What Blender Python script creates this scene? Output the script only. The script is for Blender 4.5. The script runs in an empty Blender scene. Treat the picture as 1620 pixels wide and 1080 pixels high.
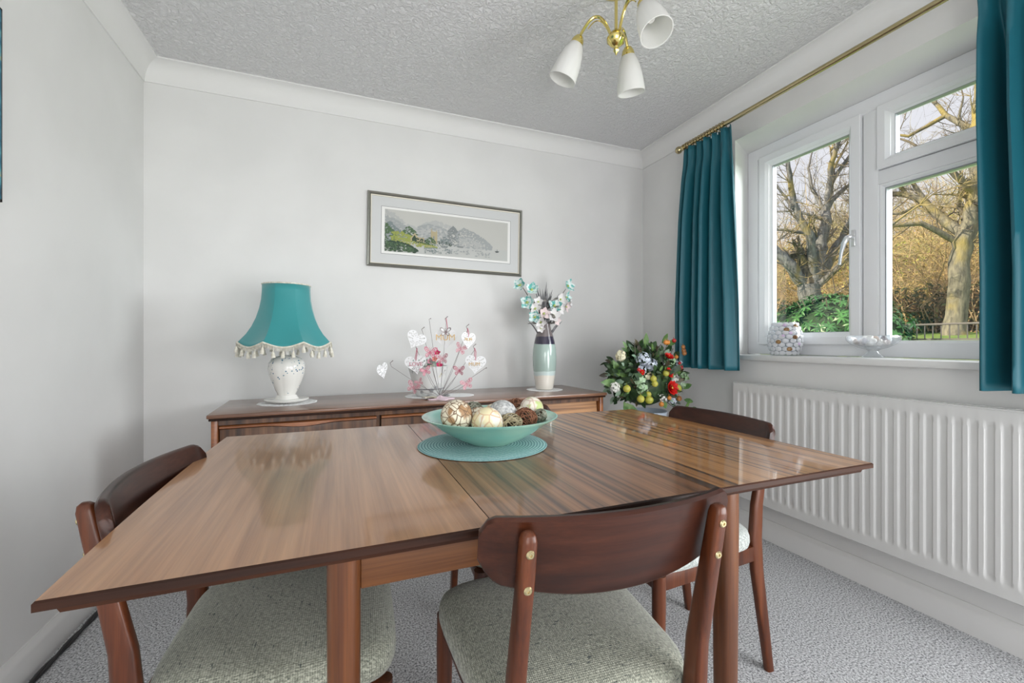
import bpy, bmesh, math, random
from mathutils import Vector, Matrix
R = math.radians
pi = math.pi
random.seed(7)
sc = bpy.context.scene
col = sc.collection

# ------------------------------------------------------------------ camera
cam_d = bpy.data.cameras.new('camera'); cam = bpy.data.objects.new('camera', cam_d); col.objects.link(cam)
cam_d.sensor_width = 36.0; cam_d.lens = 690 / 1620 * 36; cam_d.clip_start = 0.02; cam_d.clip_end = 300
cam_d.shift_y = 2 / 1620
cam.location = (0, 0, 1.02)
cam.rotation_euler = (R(90), 0, -math.atan(270 / 690))
sc.camera = cam
# ------------------------------------------------------------------ world, sun, area lights, exposure
w = bpy.data.worlds.new('overcast_sky'); sc.world = w; w.use_nodes = True
bg = w.node_tree.nodes['Background']; bg.inputs[0].default_value = (0.79, 0.785, 0.84, 1); bg.inputs[1].default_value = 1.12
def light(name, kind, loc, target, energy, color=(1, 1, 1), sx=1, sy=1, angle=0.02):
    d = bpy.data.lights.new(name, kind); o = bpy.data.objects.new(name, d); col.objects.link(o)
    d.energy = energy; d.color = color
    if kind == 'AREA': d.shape = 'RECTANGLE'; d.size = sx; d.size_y = sy
    if kind == 'SUN': d.angle = angle
    o.location = loc
    o.rotation_euler = (Vector(target) - Vector(loc)).to_track_quat('-Z', 'Y').to_euler()
    return o
light('sun', 'SUN', (-12, 5, 9), (0, 0, 0), 8.0, (1.0, 0.86, 0.62), angle=0.012)
light('left_wall_fill', 'AREA', (-0.15, -0.95, 0.9), (-0.7, 1.9, 0.35), 15, (1.0, 0.99, 0.98), 0.9, 1.2)  # unseen area light added behind the camera to brighten the lower left wall
light('garden_daylight', 'AREA', (6.4, -2.0, 3.0), (0.0, 2.0, 1.2), 1000, (0.95, 0.98, 1.0), 5.0, 3.4)
light('rear_right_fill', 'AREA', (1.7, -0.75, 0.85), (-0.9, 1.15, 0.45), 58, (0.985, 0.99, 1.0), 1.3, 1.3)  # added fill from the right rear of the room; no window stands there
light('ceiling_fill', 'AREA', (0.35, -0.55, 1.25), (0.5, 0.1, 2.38), 11, (1.0, 0.99, 0.98), 0.9, 0.9)  # invented upward light, put in only to lift the ceiling brightness
vs = sc.view_settings
vs.view_transform = 'Standard'; vs.look = 'None'; vs.gamma = 1.0; vs.use_curve_mapping = False
vs.exposure = 0.0

# ------------------------------------------------------------------ mesh builder
class MB:
    def __init__(s): s.v = []; s.f = []; s.m = []; s.mat = 0
    def add(s, vs, fs, M=None):
        n = len(s.v)
        s.v += [tuple(M @ Vector(p)) for p in vs] if M is not None else [tuple(p) for p in vs]
        for f in fs: s.f.append([n + i for i in f]); s.m.append(s.mat)
        return s
    def box(s, x0, x1, y0, y1, z0, z1, bev=0, seg=2, M=None):
        vs = [(x0, y0, z0), (x1, y0, z0), (x1, y1, z0), (x0, y1, z0), (x0, y0, z1), (x1, y0, z1), (x1, y1, z1), (x0, y1, z1)]
        fs = [(3, 2, 1, 0), (4, 5, 6, 7), (0, 1, 5, 4), (1, 2, 6, 5), (2, 3, 7, 6), (3, 0, 4, 7)]
        return s.solid(vs, fs, bev, seg, M)
    def solid(s, vs, fs, bev=0, seg=2, M=None):
        if bev:
            bm = bmesh.new(); bv = [bm.verts.new(p) for p in vs]
            for f in fs: bm.faces.new([bv[i] for i in f])
            bmesh.ops.bevel(bm, geom=bm.edges[:], offset=bev, segments=seg, affect='EDGES', profile=0.5)
            bm.verts.index_update()
            vs = [v.co[:] for v in bm.verts]; fs = [[v.index for v in f.verts] for f in bm.faces]; bm.free()
        return s.add(vs, fs, M)
    def prism(s, pts, z0, z1, M=None, bev=0, seg=2):   # pts counter-clockwise in xy
        n = len(pts)
        vs = [(x, y, z0) for x, y in pts] + [(x, y, z1) for x, y in pts]
        fs = [list(range(n))[::-1], list(range(n, 2 * n))] + [(i, (i + 1) % n, n + (i + 1) % n, n + i) for i in range(n)]
        return s.solid(vs, fs, bev, seg, M)
    def tube(s, pts, r, n=8, cap=True, M=None, closed=False):
        P = [Vector(p) for p in pts]; k = len(P)
        rr = r if isinstance(r, (list, tuple)) else [r] * k
        vs = []; fs = []
        up = None
        for i in range(k):
            if closed: t = P[(i + 1) % k] - P[i - 1]
            else: t = (P[min(i + 1, k - 1)] - P[max(i - 1, 0)])
            if t.length < 1e-9: t = Vector((0, 0, 1))
            t.normalize()
            if up is None:
                a = Vector((0, 0, 1)) if abs(t.z) < 0.9 else Vector((1, 0, 0))
                up = (a - t * a.dot(t)).normalized()
            else:
                up = up - t * up.dot(t)
                up = up.normalized() if up.length > 1e-6 else t.orthogonal().normalized()
            b = t.cross(up)
            for j in range(n):
                a = 2 * pi * j / n
                vs.append(P[i] + (up * math.cos(a) + b * math.sin(a)) * rr[i])
        for i in range(k if closed else k - 1):
            for j in range(n):
                a = i * n + j; b_ = i * n + (j + 1) % n; c = ((i + 1) % k) * n
                fs.append((a, b_, c + (j + 1) % n, c + j))
        if cap and not closed:
            fs.append(list(range(n))[::-1]); fs.append(list(range((k - 1) * n, k * n)))
        return s.add(vs, fs, M)
    def loft(s, secs, cap=True, M=None, closed=False):
        n = len(secs[0]); k = len(secs); vs = [p for q in secs for p in q]; fs = []
        for i in range(k if closed else k - 1):
            for j in range(n):
                a = i * n + j; b = i * n + (j + 1) % n; c = ((i + 1) % k) * n
                fs.append((a, b, c + (j + 1) % n, c + j))
        if cap and not closed: fs.append(list(range(n))[::-1]); fs.append(list(range((k - 1) * n, k * n)))
        return s.add(vs, fs, M)
    def lathe(s, prof, n=32, M=None, mod=None, cap=True):
        secs = []
        for r, z in prof:
            secs.append([((r * (mod(2 * pi * j / n, z) if mod else 1)) * math.cos(2 * pi * j / n), (r * (mod(2 * pi * j / n, z) if mod else 1)) * math.sin(2 * pi * j / n), z) for j in range(n)])
        return s.loft(secs, cap, M)
    def ball(s, c, r, n=16, m=10, sc_=(1, 1, 1), M=None):
        vs = [(c[0], c[1], c[2] - r * sc_[2])]; fs = []
        for i in range(1, m):
            a = pi * i / m
            for j in range(n):
                b = 2 * pi * j / n
                vs.append((c[0] + r * sc_[0] * math.sin(a) * math.cos(b), c[1] + r * sc_[1] * math.sin(a) * math.sin(b), c[2] - r * sc_[2] * math.cos(a)))
        vs.append((c[0], c[1], c[2] + r * sc_[2])); L = len(vs) - 1
        for j in range(n): fs.append((0, 1 + (j + 1) % n, 1 + j)); fs.append((L, L - n + j, L - n + (j + 1) % n))
        for i in range(m - 2):
            for j in range(n):
                a = 1 + i * n
                fs.append((a + j, a + (j + 1) % n, a + n + (j + 1) % n, a + n + j))
        return s.add(vs, fs, M)
    def torus(s, c, R_, r, n=20, k=8, M=None, axis='z'):
        pts = []
        for i in range(n):
            a = 2 * pi * i / n
            q = (R_ * math.cos(a), R_ * math.sin(a))
            pts.append({'z': (c[0] + q[0], c[1] + q[1], c[2]), 'y': (c[0] + q[0], c[1], c[2] + q[1]), 'x': (c[0], c[1] + q[0], c[2] + q[1])}[axis])
        return s.tube(pts, r, k, M=M, closed=True)
    def leaf(s, p, d, L, W, nrm=None, fold=0.25, curl=0.15):
        d = Vector(d).normalized(); p = Vector(p)
        nrm = Vector(nrm) if nrm is not None else Vector((random.uniform(-1, 1), random.uniform(-1, 1), random.uniform(-1, 1)))
        sd = d.cross(nrm)
        if sd.length < 1e-4: sd = d.orthogonal()
        sd.normalize(); up = sd.cross(d)
        vs = []
        for t, q in ((0, 0.06), (0.25, 0.8), (0.55, 1.0), (0.8, 0.6), (1, 0.02)):
            c = p + d * L * t - up * curl * L * t * t
            for e in (-1, 0, 1): vs.append(c + sd * e * q * W * 0.5 + up * abs(e) * fold * q * W * 0.5)
        fs = []
        for i in range(4):
            for e in range(2): a = i * 3 + e; fs.append((a, a + 1, a + 4, a + 3))
        return s.add(vs, fs)
    def build(s, name, mats, parent=None, smooth=True, ang=35):
        me = bpy.data.meshes.new(name); me.from_pydata(s.v, [], s.f)
        if not isinstance(mats, (list, tuple)): mats = [mats]
        for m in mats: me.materials.append(m)
        me.polygons.foreach_set('material_index', s.m)
        if smooth:
            me.polygons.foreach_set('use_smooth', [True] * len(s.f))
            me.update(); me.set_sharp_from_angle(angle=R(ang))
        me.update()
        o = bpy.data.objects.new(name, me); col.objects.link(o)
        if parent is not None: o.parent = parent
        return o

def thing(name, label, cat, loc=(0, 0, 0), rz=0, group=None):
    o = bpy.data.objects.new(name, None); col.objects.link(o); o.empty_display_size = 0.05
    o.location = loc; o.rotation_euler = (0, 0, rz); o['label'] = label; o['category'] = cat
    if group: o['group'] = group
    return o
def tag(o, label, cat, group=None, kind=None):
    o['label'] = label; o['category'] = cat
    if group: o['group'] = group
    if kind: o['kind'] = kind
    return o
def struct(o, label=None):
    o['kind'] = 'structure'
    if label: o['label'] = label
    return o
def copy_tree(o, parent=None):
    c = o.copy(); col.objects.link(c); c.parent = parent
    for ch in o.children: copy_tree(ch, c)
    return c
def solidify(o, t, off=0):
    m = o.modifiers.new('solid', 'SOLIDIFY'); m.thickness = t; m.offset = off; return o

# ------------------------------------------------------------------ materials
def mat(name, color=(0.8, 0.8, 0.8), rough=0.6, metal=0, **kw):
    m = bpy.data.materials.new(name); m.use_nodes = True; b = m.node_tree.nodes['Principled BSDF']
    b.inputs['Base Color'].default_value = (*color, 1); b.inputs['Roughness'].default_value = rough; b.inputs['Metallic'].default_value = metal
    for k, v in kw.items():
        b.inputs[{'coat': 'Coat Weight', 'coat_rough': 'Coat Roughness', 'trans': 'Transmission Weight', 'ior': 'IOR', 'sheen': 'Sheen Weight', 'spec': 'Specular IOR Level', 'sss': 'Subsurface Weight', 'alpha': 'Alpha'}[k]].default_value = v
    return m
def nd(m, t, **kw):
    n = m.node_tree.nodes.new(t)
    for k, v in kw.items():
        if k.startswith('i_'): n.inputs[k[2:].replace('_', ' ')].default_value = v
        else: setattr(n, k, v)
    return n
def lk(m, a, b): m.node_tree.links.new(a, b)
def bsdf(m): return m.node_tree.nodes['Principled BSDF']
def coords(m, scale=(1, 1, 1), rot=(0, 0, 0), kind='Object'):
    tc = nd(m, 'ShaderNodeTexCoord'); mp = nd(m, 'ShaderNodeMapping')
    mp.inputs['Scale'].default_value = scale; mp.inputs['Rotation'].default_value = rot
    lk(m, tc.outputs[kind], mp.inputs['Vector']); return mp.outputs['Vector']
def ramp(m, fac, stops):
    r = nd(m, 'ShaderNodeValToRGB'); e = r.color_ramp.elements
    while len(e) < len(stops): e.new(0.5)
    for q, (p, c) in zip(e, stops): q.position = p; q.color = (*c, 1) if len(c) == 3 else c
    lk(m, fac, r.inputs['Fac']); return r.outputs['Color']
def noise(m, vec, scale, detail=3, rough=0.5, dist=0):
    n = nd(m, 'ShaderNodeTexNoise'); n.inputs['Scale'].default_value = scale; n.inputs['Detail'].default_value = detail
    n.inputs['Roughness'].default_value = rough; n.inputs['Distortion'].default_value = dist
    lk(m, vec, n.inputs['Vector']); return n.outputs['Fac']
def bump(m, h, strength=0.3, dist=0.002):
    b = nd(m, 'ShaderNodeBump'); b.inputs['Strength'].default_value = strength; b.inputs['Distance'].default_value = dist
    lk(m, h, b.inputs['Height']); lk(m, b.outputs['Normal'], bsdf(m).inputs['Normal']); return b
def mixc(m, fac, a, b, mode='MIX'):
    x = nd(m, 'ShaderNodeMix', data_type='RGBA', blend_type=mode)
    for sock, val in ((x.inputs[0], fac), (x.inputs[6], a), (x.inputs[7], b)):
        if isinstance(val, (int, float)): sock.default_value = val
        elif isinstance(val, tuple): sock.default_value = (*val, 1)
        else: lk(m, val, sock)
    return x.outputs[2]
def basecol(m, c): lk(m, c, bsdf(m).inputs['Base Color'])
def mottled(name, c1, c2, scale=20, rough=0.6, lo=0.35, hi=0.65, bs=0, bd=0.002, **kw):
    m = mat(name, c1, rough, **kw); f = noise(m, coords(m), scale, 4); basecol(m, ramp(m, f, [(lo, c1), (hi, c2)]))
    if bs: bump(m, f, bs, bd)
    return m
def wood(name, dark, mid, light, scale=(45, 1.6, 45), rough=0.32, coat=0.3, contrast=(0.30, 0.5, 0.72), coat_rough=0.12, fine=0.35, broad=None, bright=(0, 0, 0)):
    m = mat(name, mid, rough, coat=coat, coat_rough=coat_rough)
    f = noise(m, coords(m, scale), 1.0, 5, 0.55, 0.25)
    c = ramp(m, f, [(contrast[0], dark), (contrast[1], mid), (contrast[2], light)])
    g = noise(m, coords(m, tuple(q * (7 if q > 10 else 3) for q in scale)), 1.0, 3, 0.6)
    c = mixc(m, fine, c, ramp(m, g, [(0.35, (0.35, 0.35, 0.35)), (0.65, (1.1, 1.1, 1.1))]), 'MULTIPLY')
    if broad:
        h = noise(m, coords(m, tuple(q / 5 if q > 10 else q for q in scale)), 1.0, 2)
        c = mixc(m, 0.6, c, ramp(m, h, [(0.35, broad), (0.65, (1, 1, 1))]), 'MULTIPLY')
    basecol(m, c); bump(m, g, 0.06, 0.0005)
    return m

M_wall = mottled('wall_paint', (0.69, 0.69, 0.68), (0.73, 0.73, 0.72), 3, 0.75, bs=0)
bump(M_wall, noise(M_wall, coords(M_wall), 260, 4), 0.12, 0.001)
M_ceil = mat('artex_ceiling', (0.74, 0.74, 0.745), 0.85)
_v = coords(M_ceil); _a = noise(M_ceil, _v, 55, 5, 0.6, 0.8)
_r = ramp(M_ceil, _a, [(0.40, (0, 0, 0)), (0.62, (1, 1, 1))]); bump(M_ceil, _r, 0.75, 0.007)
M_trim = mat('white_gloss_trim', (0.72, 0.72, 0.71), 0.42)
M_cove = mat('cove_paint', (0.74, 0.74, 0.73), 0.7)
M_upvc = mat('white_upvc', (0.80, 0.81, 0.83), 0.22)
M_rad = mat('radiator_enamel', (0.62, 0.62, 0.61), 0.4)
M_chrome = mat('satin_chrome', (0.75, 0.75, 0.77), 0.28, 1)
M_brass = mat('polished_brass', (0.72, 0.60, 0.22), 0.16, 1)
M_abrass = mat('antique_brass', (0.50, 0.42, 0.24), 0.24, 1)
M_gasket = mat('black_gasket', (0.03, 0.03, 0.03), 0.6)
M_carpet = mat('carpet', (0.5, 0.5, 0.51), 0.95)
_v = coords(M_carpet); _a = noise(M_carpet, _v, 165, 4, 0.8); _b = noise(M_carpet, _v, 3.5, 3)
_c = ramp(M_carpet, _a, [(0.38, (0.04, 0.042, 0.046)), (0.47, (0.42, 0.43, 0.445)), (0.58, (0.82, 0.83, 0.845))])
basecol(M_carpet, mixc(M_carpet, 0.3, _c, ramp(M_carpet, _b, [(0.35, (0.85, 0.85, 0.85)), (0.65, (1, 1, 1))]), 'MULTIPLY'))
bump(M_carpet, _a, 0.7, 0.006)

W_tl = wood('teak_left', (0.24, 0.105, 0.044), (0.41, 0.205, 0.095), (0.50, 0.270, 0.132), (30, 1.3, 30), 0.34, 0.60, (0.25, 0.5, 0.75), 0.07, 0.25, (0.70, 0.66, 0.63))
W_tm = wood('teak_middle', (0.085, 0.034, 0.014), (0.25, 0.110, 0.045), (0.38, 0.180, 0.078), (55, 0.9, 55), 0.32, 0.60, (0.36, 0.48, 0.66), 0.06, 0.25, (0.72, 0.66, 0.62))
W_tr = wood('teak_right', (0.085, 0.034, 0.011), (0.38, 0.170, 0.052), (0.55, 0.270, 0.090), (60, 0.9, 60), 0.32, 0.75, (0.38, 0.47, 0.62), 0.05, 0.25, (0.70, 0.60, 0.52))
W_edge = wood('table_edge_wood', (0.014, 0.005, 0.0025), (0.028, 0.009, 0.004), (0.055, 0.019, 0.008), (2, 40, 40), 0.45, 0.0)
W_leg = wood('table_leg_wood', (0.060, 0.018, 0.006), (0.115, 0.037, 0.011), (0.17, 0.060, 0.018), (40, 40, 1.6), 0.33, 0.2)
W_apron = wood('apron_wood', (0.075, 0.025, 0.007), (0.13, 0.046, 0.012), (0.17, 0.064, 0.018), (1.5, 30, 40), 0.4, 0.25)
W_chair = wood('afromosia_chair_wood', (0.045, 0.011, 0.0035), (0.095, 0.024, 0.0075), (0.15, 0.043, 0.014), (40, 40, 1.6), 0.33, 0.12)
W_back = wood('chair_back_veneer', (0.018, 0.0045, 0.002), (0.038, 0.0095, 0.004), (0.062, 0.017, 0.007), (1.8, 40, 40), 0.34, 0.08)
W_sbtop = wood('sideboard_top_veneer', (0.13, 0.055, 0.03), (0.21, 0.10, 0.058), (0.27, 0.14, 0.085), (1.5, 35, 35), 0.28, 0.5, coat_rough=0.1)
W_sbdk = wood('sideboard_dark_veneer', (0.035, 0.014, 0.007), (0.11, 0.046, 0.020), (0.22, 0.10, 0.045), (45, 45, 1.0), 0.4, 0.2, fine=0.3)
W_sbor = wood('sideboard_orange_lip', (0.17, 0.05, 0.014), (0.30, 0.10, 0.03), (0.36, 0.13, 0.04), (1.5, 40, 40), 0.32, 0.3)
W_sbh = wood('sideboard_striped_veneer', (0.15, 0.06, 0.02), (0.36, 0.17, 0.065), (0.50, 0.26, 0.11), (1.0, 45, 55), 0.4, 0.2, (0.36, 0.48, 0.62))

for _m, _s in ((W_edge, .2), (W_back, .28), (W_chair, .35), (W_leg, .35), (W_apron, .3), (W_tl, .35), (W_tm, .35), (W_tr, .35)): bsdf(_m).inputs['Specular IOR Level'].default_value = _s

def tweed(name, a, b, dark, s=1.0, rot=0):
    m = mat(name, a, 0.95, sheen=0.3)
    w1 = nd(m, 'ShaderNodeTexWave', wave_type='BANDS', bands_direction='X'); w1.inputs['Scale'].default_value = 95 * s; w1.inputs['Distortion'].default_value = 1.2; w1.inputs['Detail'].default_value = 2; w1.inputs['Detail Scale'].default_value = 1.5
    w2 = nd(m, 'ShaderNodeTexWave', wave_type='BANDS', bands_direction='Y'); w2.inputs['Scale'].default_value = 80 * s; w2.inputs['Distortion'].default_value = 1.2; w2.inputs['Detail'].default_value = 2; w2.inputs['Detail Scale'].default_value = 1.5
    v = coords(m); lk(m, v, w1.inputs['Vector']); lk(m, v, w2.inputs['Vector'])
    h = mixc(m, 0.5, w1.outputs['Color'], w2.outputs['Color'])
    n1 = noise(m, coords(m, (500, 160, 300)), 1.0, 3, 0.7); n2 = noise(m, coords(m, (60, 200, 180)), 1.0, 4, 0.7)
    c = mixc(m, ramp(m, n1, [(0.42, (0, 0, 0)), (0.60, (1, 1, 1))]), a, b)
    c = mixc(m, ramp(m, n2, [(0.33, (1, 1, 1)), (0.40, (0, 0, 0))]), c, dark)
    c = mixc(m, 0.55, c, ramp(m, h, [(0.15, (0.35, 0.35, 0.35)), (0.7, (1.15, 1.15, 1.15))]), 'MULTIPLY')
    basecol(m, c); bump(m, h, 0.6, 0.0015); return m
F_green = tweed('green_tweed', (0.18, 0.19, 0.15), (0.42, 0.43, 0.35), (0.03, 0.045, 0.045))
F_grey = tweed('pale_tweed', (0.36, 0.40, 0.38), (0.60, 0.63, 0.60), (0.10, 0.13, 0.14))

M_teal = mat('teal_satin_curtain', (0.004, 0.105, 0.140), 0.48, sheen=0.05)
bump(M_teal, noise(M_teal, coords(M_teal, (300, 300, 60)), 1.0, 2), 0.08, 0.001)
M_lining = mat('curtain_lining', (0.62, 0.60, 0.58), 0.8)
M_shade = mat('teal_silk_shade', (0.015, 0.235, 0.245), 0.55, sheen=0.5)
bump(M_shade, noise(M_shade, coords(M_shade, (200, 200, 600)), 1.0, 2), 0.15, 0.0006)
M_fringe = mottled('cream_fringe', (0.55, 0.52, 0.43), (0.74, 0.72, 0.64), 90, 0.9)
M_cer = mat('white_ceramic', (0.80, 0.79, 0.75), 0.12, coat=0.4)
M_cerfl = mat('sprigged_white_ceramic', (0.80, 0.79, 0.75), 0.12, coat=0.4)
_v = coords(M_cerfl); _vo = nd(M_cerfl, 'ShaderNodeTexVoronoi'); _vo.inputs['Scale'].default_value = 85; lk(M_cerfl, _v, _vo.inputs['Vector'])
_d = ramp(M_cerfl, _vo.outputs['Distance'], [(0.26, (1, 1, 1)), (0.34, (0, 0, 0))]); _k = ramp(M_cerfl, noise(M_cerfl, _v, 15, 2), [(0.49, (0, 0, 0)), (0.53, (1, 1, 1))])
_f = mixc(M_cerfl, 1.0, _d, _k, 'MULTIPLY'); _fc = mixc(M_cerfl, _vo.outputs['Color'], (0.06, 0.12, 0.25), (0.12, 0.30, 0.36)); basecol(M_cerfl, mixc(M_cerfl, _f, (0.80, 0.79, 0.75), _fc))
M_lace = mat('white_lace', (0.80, 0.80, 0.80), 0.85)
M_glassw = mat('clear_window_glass', (1, 1, 1), 0.0)
_nt = M_glassw.node_tree; _nt.nodes.remove(bsdf(M_glassw)); _out = [n for n in _nt.nodes if n.type == 'OUTPUT_MATERIAL'][0]
_t = _nt.nodes.new('ShaderNodeBsdfTransparent'); _t.inputs[0].default_value = (0.97, 0.98, 0.98, 1); _g = _nt.nodes.new('ShaderNodeBsdfGlossy'); _g.inputs['Roughness'].default_value = 0.01
_x = _nt.nodes.new('ShaderNodeMixShader'); _x.inputs[0].default_value = 0.03
_nt.links.new(_t.outputs[0], _x.inputs[1]); _nt.links.new(_g.outputs[0], _x.inputs[2]); _nt.links.new(_x.outputs[0], _out.inputs[0])
def clearglass(name, tint=(0.96, 0.97, 0.975), gl=0.20, rough=0.08, diff=0.16):
    m = bpy.data.materials.new(name); m.use_nodes = True; nt = m.node_tree; nt.nodes.remove(bsdf(m)); out = [n for n in nt.nodes if n.type == 'OUTPUT_MATERIAL'][0]
    t = nt.nodes.new('ShaderNodeBsdfTransparent'); t.inputs[0].default_value = (*tint, 1)
    g = nt.nodes.new('ShaderNodeBsdfGlossy'); g.inputs['Roughness'].default_value = rough
    d = nt.nodes.new('ShaderNodeBsdfTranslucent'); d.inputs[0].default_value = (0.85, 0.88, 0.92, 1)
    fr = nt.nodes.new('ShaderNodeLayerWeight'); fr.inputs[0].default_value = gl
    x1 = nt.nodes.new('ShaderNodeMixShader'); x2 = nt.nodes.new('ShaderNodeMixShader'); x1.inputs[0].default_value = diff
    nt.links.new(t.outputs[0], x1.inputs[1]); nt.links.new(d.outputs[0], x1.inputs[2])
    nt.links.new(fr.outputs['Facing'], x2.inputs[0]); nt.links.new(x1.outputs[0], x2.inputs[1]); nt.links.new(g.outputs[0], x2.inputs[2])
    nt.links.new(x2.outputs[0], out.inputs[0]); return m
M_cut = clearglass('pressed_glass')
M_frost = mat('frosted_alabaster_glass', (0.86, 0.86, 0.84), 0.32, coat=0.3, sss=0.0)
_nt = M_frost.node_tree; _tr = _nt.nodes.new('ShaderNodeBsdfTranslucent'); _tr.inputs[0].default_value = (0.9, 0.9, 0.88, 1); _mx = _nt.nodes.new('ShaderNodeMixShader'); _mx.inputs[0].default_value = 0.45
_out = [n for n in _nt.nodes if n.type == 'OUTPUT_MATERIAL'][0]; _nt.links.new(bsdf(M_frost).outputs[0], _mx.inputs[1]); _nt.links.new(_tr.outputs[0], _mx.inputs[2]); _nt.links.new(_mx.outputs[0], _out.inputs[0])

# ------------------------------------------------------------------ room shell
XL, XR, YB, YF, ZC = -0.896, 2.06, 2.629, -2.0, 2.385
struct(MB().box(XL - 0.12, XR + 0.3, YF - 0.12, YB + 0.12, -0.1, 0.0).build('floor', M_carpet))
struct(MB().box(XL - 0.12, XR + 0.3, YF - 0.12, YB + 0.12, ZC, ZC + 0.12).build('ceiling', M_ceil))
struct(MB().box(XL - 0.12, XL, YF, YB, 0, ZC).build('wall_left', M_wall))
struct(MB().box(XL - 0.12, XR + 0.3, YB, YB + 0.12, 0, ZC).build('wall_back', M_wall))
b = MB()
b.box(XL - 0.12, -0.62, YF - 0.12, YF, 0, ZC); b.box(1.72, XR + 0.3, YF - 0.12, YF, 0, ZC); b.box(-0.62, 1.72, YF - 0.12, YF, 2.2, ZC)
struct(b.build('wall_front', M_wall))
# right wall with splayed window reveal
oy0, oy1, oz0, oz1 = 0.46, 1.825, 0.945, 2.155
iy0, iy1, iz0, iz1 = 0.39, 1.895, 0.945, 2.137
XO = XR + 0.28
b = MB()
A = [(XR, YF, 0), (XR, YB, 0), (XR, YB, ZC), (XR, YF, ZC)]; B = [(XR, oy0, oz0), (XR, oy1, oz0), (XR, oy1, oz1), (XR, oy0, oz1)]
C = [(XR + 0.18, iy0, iz0), (XR + 0.18, iy1, iz0), (XR + 0.18, iy1, iz1), (XR + 0.18, iy0, iz1)]
D = [(XO, y, z) for _, y, z in C]; E = [(XO, y, z) for _, y, z in A]
b.add(A + B + C + D + E, [f for i in range(4) for f in ((i, 4 + i, 4 + (i + 1) % 4, (i + 1) % 4), (4 + i, 8 + i, 8 + (i + 1) % 4, 4 + (i + 1) % 4), (8 + i, 12 + i, 12 + (i + 1) % 4, 8 + (i + 1) % 4), (12 + i, 16 + i, 16 + (i + 1) % 4, 12 + (i + 1) % 4), (16 + i, i, (i + 1) % 4, 16 + (i + 1) % 4))])
struct(b.build('wall_right', M_wall, smooth=False))
# coving
def cove(name, p0, p1, nx, ny, m0=0, m1=0):
    # profile (outwards from wall, z)
    prof = [(0, 2.290), (0.006, 2.290), (0.008, 2.297)]
    for i in range(9):
        a = i / 8 * pi / 2
        prof.append((0.008 + 0.068 * (1 - math.cos(a)), 2.297 + 0.080 * math.sin(a)))
    prof += [(0.080, 2.378), (0.080, ZC), (0, ZC)]
    dx, dy = p1[0] - p0[0], p1[1] - p0[1]; L = math.hypot(dx, dy); dx /= L; dy /= L
    s0 = [(p0[0] + nx * o + dx * o * m0, p0[1] + ny * o + dy * o * m0, z) for o, z in prof]
    s1 = [(p1[0] + nx * o - dx * o * m1, p1[1] + ny * o - dy * o * m1, z) for o, z in prof]
    n = len(prof)
    bb = MB(); bb.add(s0 + s1, [(i, i + 1, n + i + 1, n + i) for i in range(n - 1)] + [list(range(n)), list(range(n, 2 * n))[::-1]])
    return struct(bb.build(name, M_cove, ang=25))
cove('trim_1', (XL, YB), (XR, YB), 0, -1, 1, 1); cove('trim_2', (XL, YF), (XL, YB), 1, 0, 0, 1); cove('trim_3', (XR, YB), (XR, YF), -1, 0, 1, 0)
# skirting
def skirt(name, p0, p1, nx, ny, m0=0, m1=0):
    prof = [(0, 0), (0.016, 0), (0.016, 0.078), (0.013, 0.088), (0.006, 0.096), (0.004, 0.104), (0, 0.104)]
    dx, dy = p1[0] - p0[0], p1[1] - p0[1]; L = math.hypot(dx, dy); dx /= L; dy /= L
    s0 = [(p0[0] + nx * o + dx * o * m0, p0[1] + ny * o + dy * o * m0, z) for o, z in prof]
    s1 = [(p1[0] + nx * o - dx * o * m1, p1[1] + ny * o - dy * o * m1, z) for o, z in prof]
    n = len(prof); bb = MB(); bb.add(s0 + s1, [(i, i + 1, n + i + 1, n + i) for i in range(n - 1)] + [list(range(n)), list(range(n, 2 * n))[::-1]])
    return struct(bb.build(name, M_trim))
skirt('baseboard_back', (XL, YB), (XR, YB), 0, -1, 1, 1); skirt('baseboard_left', (XL, YF), (XL, YB), 1, 0, 0, 1); skirt('baseboard_right', (XR, YB), (XR, YF), -1, 0, 1, 0)

# window
WX = 2.24
def ring(bb, y0, y1, z0, z1, wd, x0, x1, ch=0.010):
    """rectangular frame with chamfered inner front edge, mitred corners"""
    def sec(y, z, sy, sz):  # profile at a corner: (inset, x)
        return [(x0 if False else px, y + sy * q, z + sz * q) for q, px in ((0, x1), (0, x0 + 0.003), (0.003, x0), (wd - ch, x0), (wd, x0 + ch), (wd, x1))]
    return bb.loft([sec(y0, z0, 1, 1), sec(y1, z0, -1, 1), sec(y1, z1, -1, -1), sec(y0, z1, 1, -1)], closed=True)
win = bpy.data.objects.new('window_1', None); col.objects.link(win); win.location = (WX, 1.14, 0.955); win['kind'] = 'structure'
def wpart(bb, name, m):
    bb.v = [(x - WX, y - 1.14, z - 0.955) for x, y, z in bb.v]; return bb.build(name, m, win, ang=30)
b = MB(); ring(b, iy0, iy1, 0.955, iz1, 0.075, WX, WX + 0.07, 0.012)
b.box(WX + 0.001, WX + 0.07, 1.222, 1.284, 1.02, 2.07, 0.004); b.box(WX + 0.002, WX + 0.07, 0.46, 1.224, 1.728, 1.790, 0.004)
wpart(b, 'window_frame', M_upvc)
b = MB(); ring(b, 1.288, 1.812, 1.010, 2.076, 0.052, WX - 0.014, WX + 0.06, 0.014); ring(b, 1.324, 1.776, 1.046, 2.040, 0.026, WX + 0.002, WX + 0.05, 0.012)
wpart(b, 'casement_sash', M_upvc)
b = MB(); ring(b, 0.462, 1.222, 1.792, 2.076, 0.046, WX - 0.014, WX + 0.06, 0.014); ring(b, 0.494, 1.190, 1.822, 2.046, 0.024, WX + 0.002, WX + 0.05, 0.012)
wpart(b, 'fanlight_sash', M_upvc)
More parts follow.
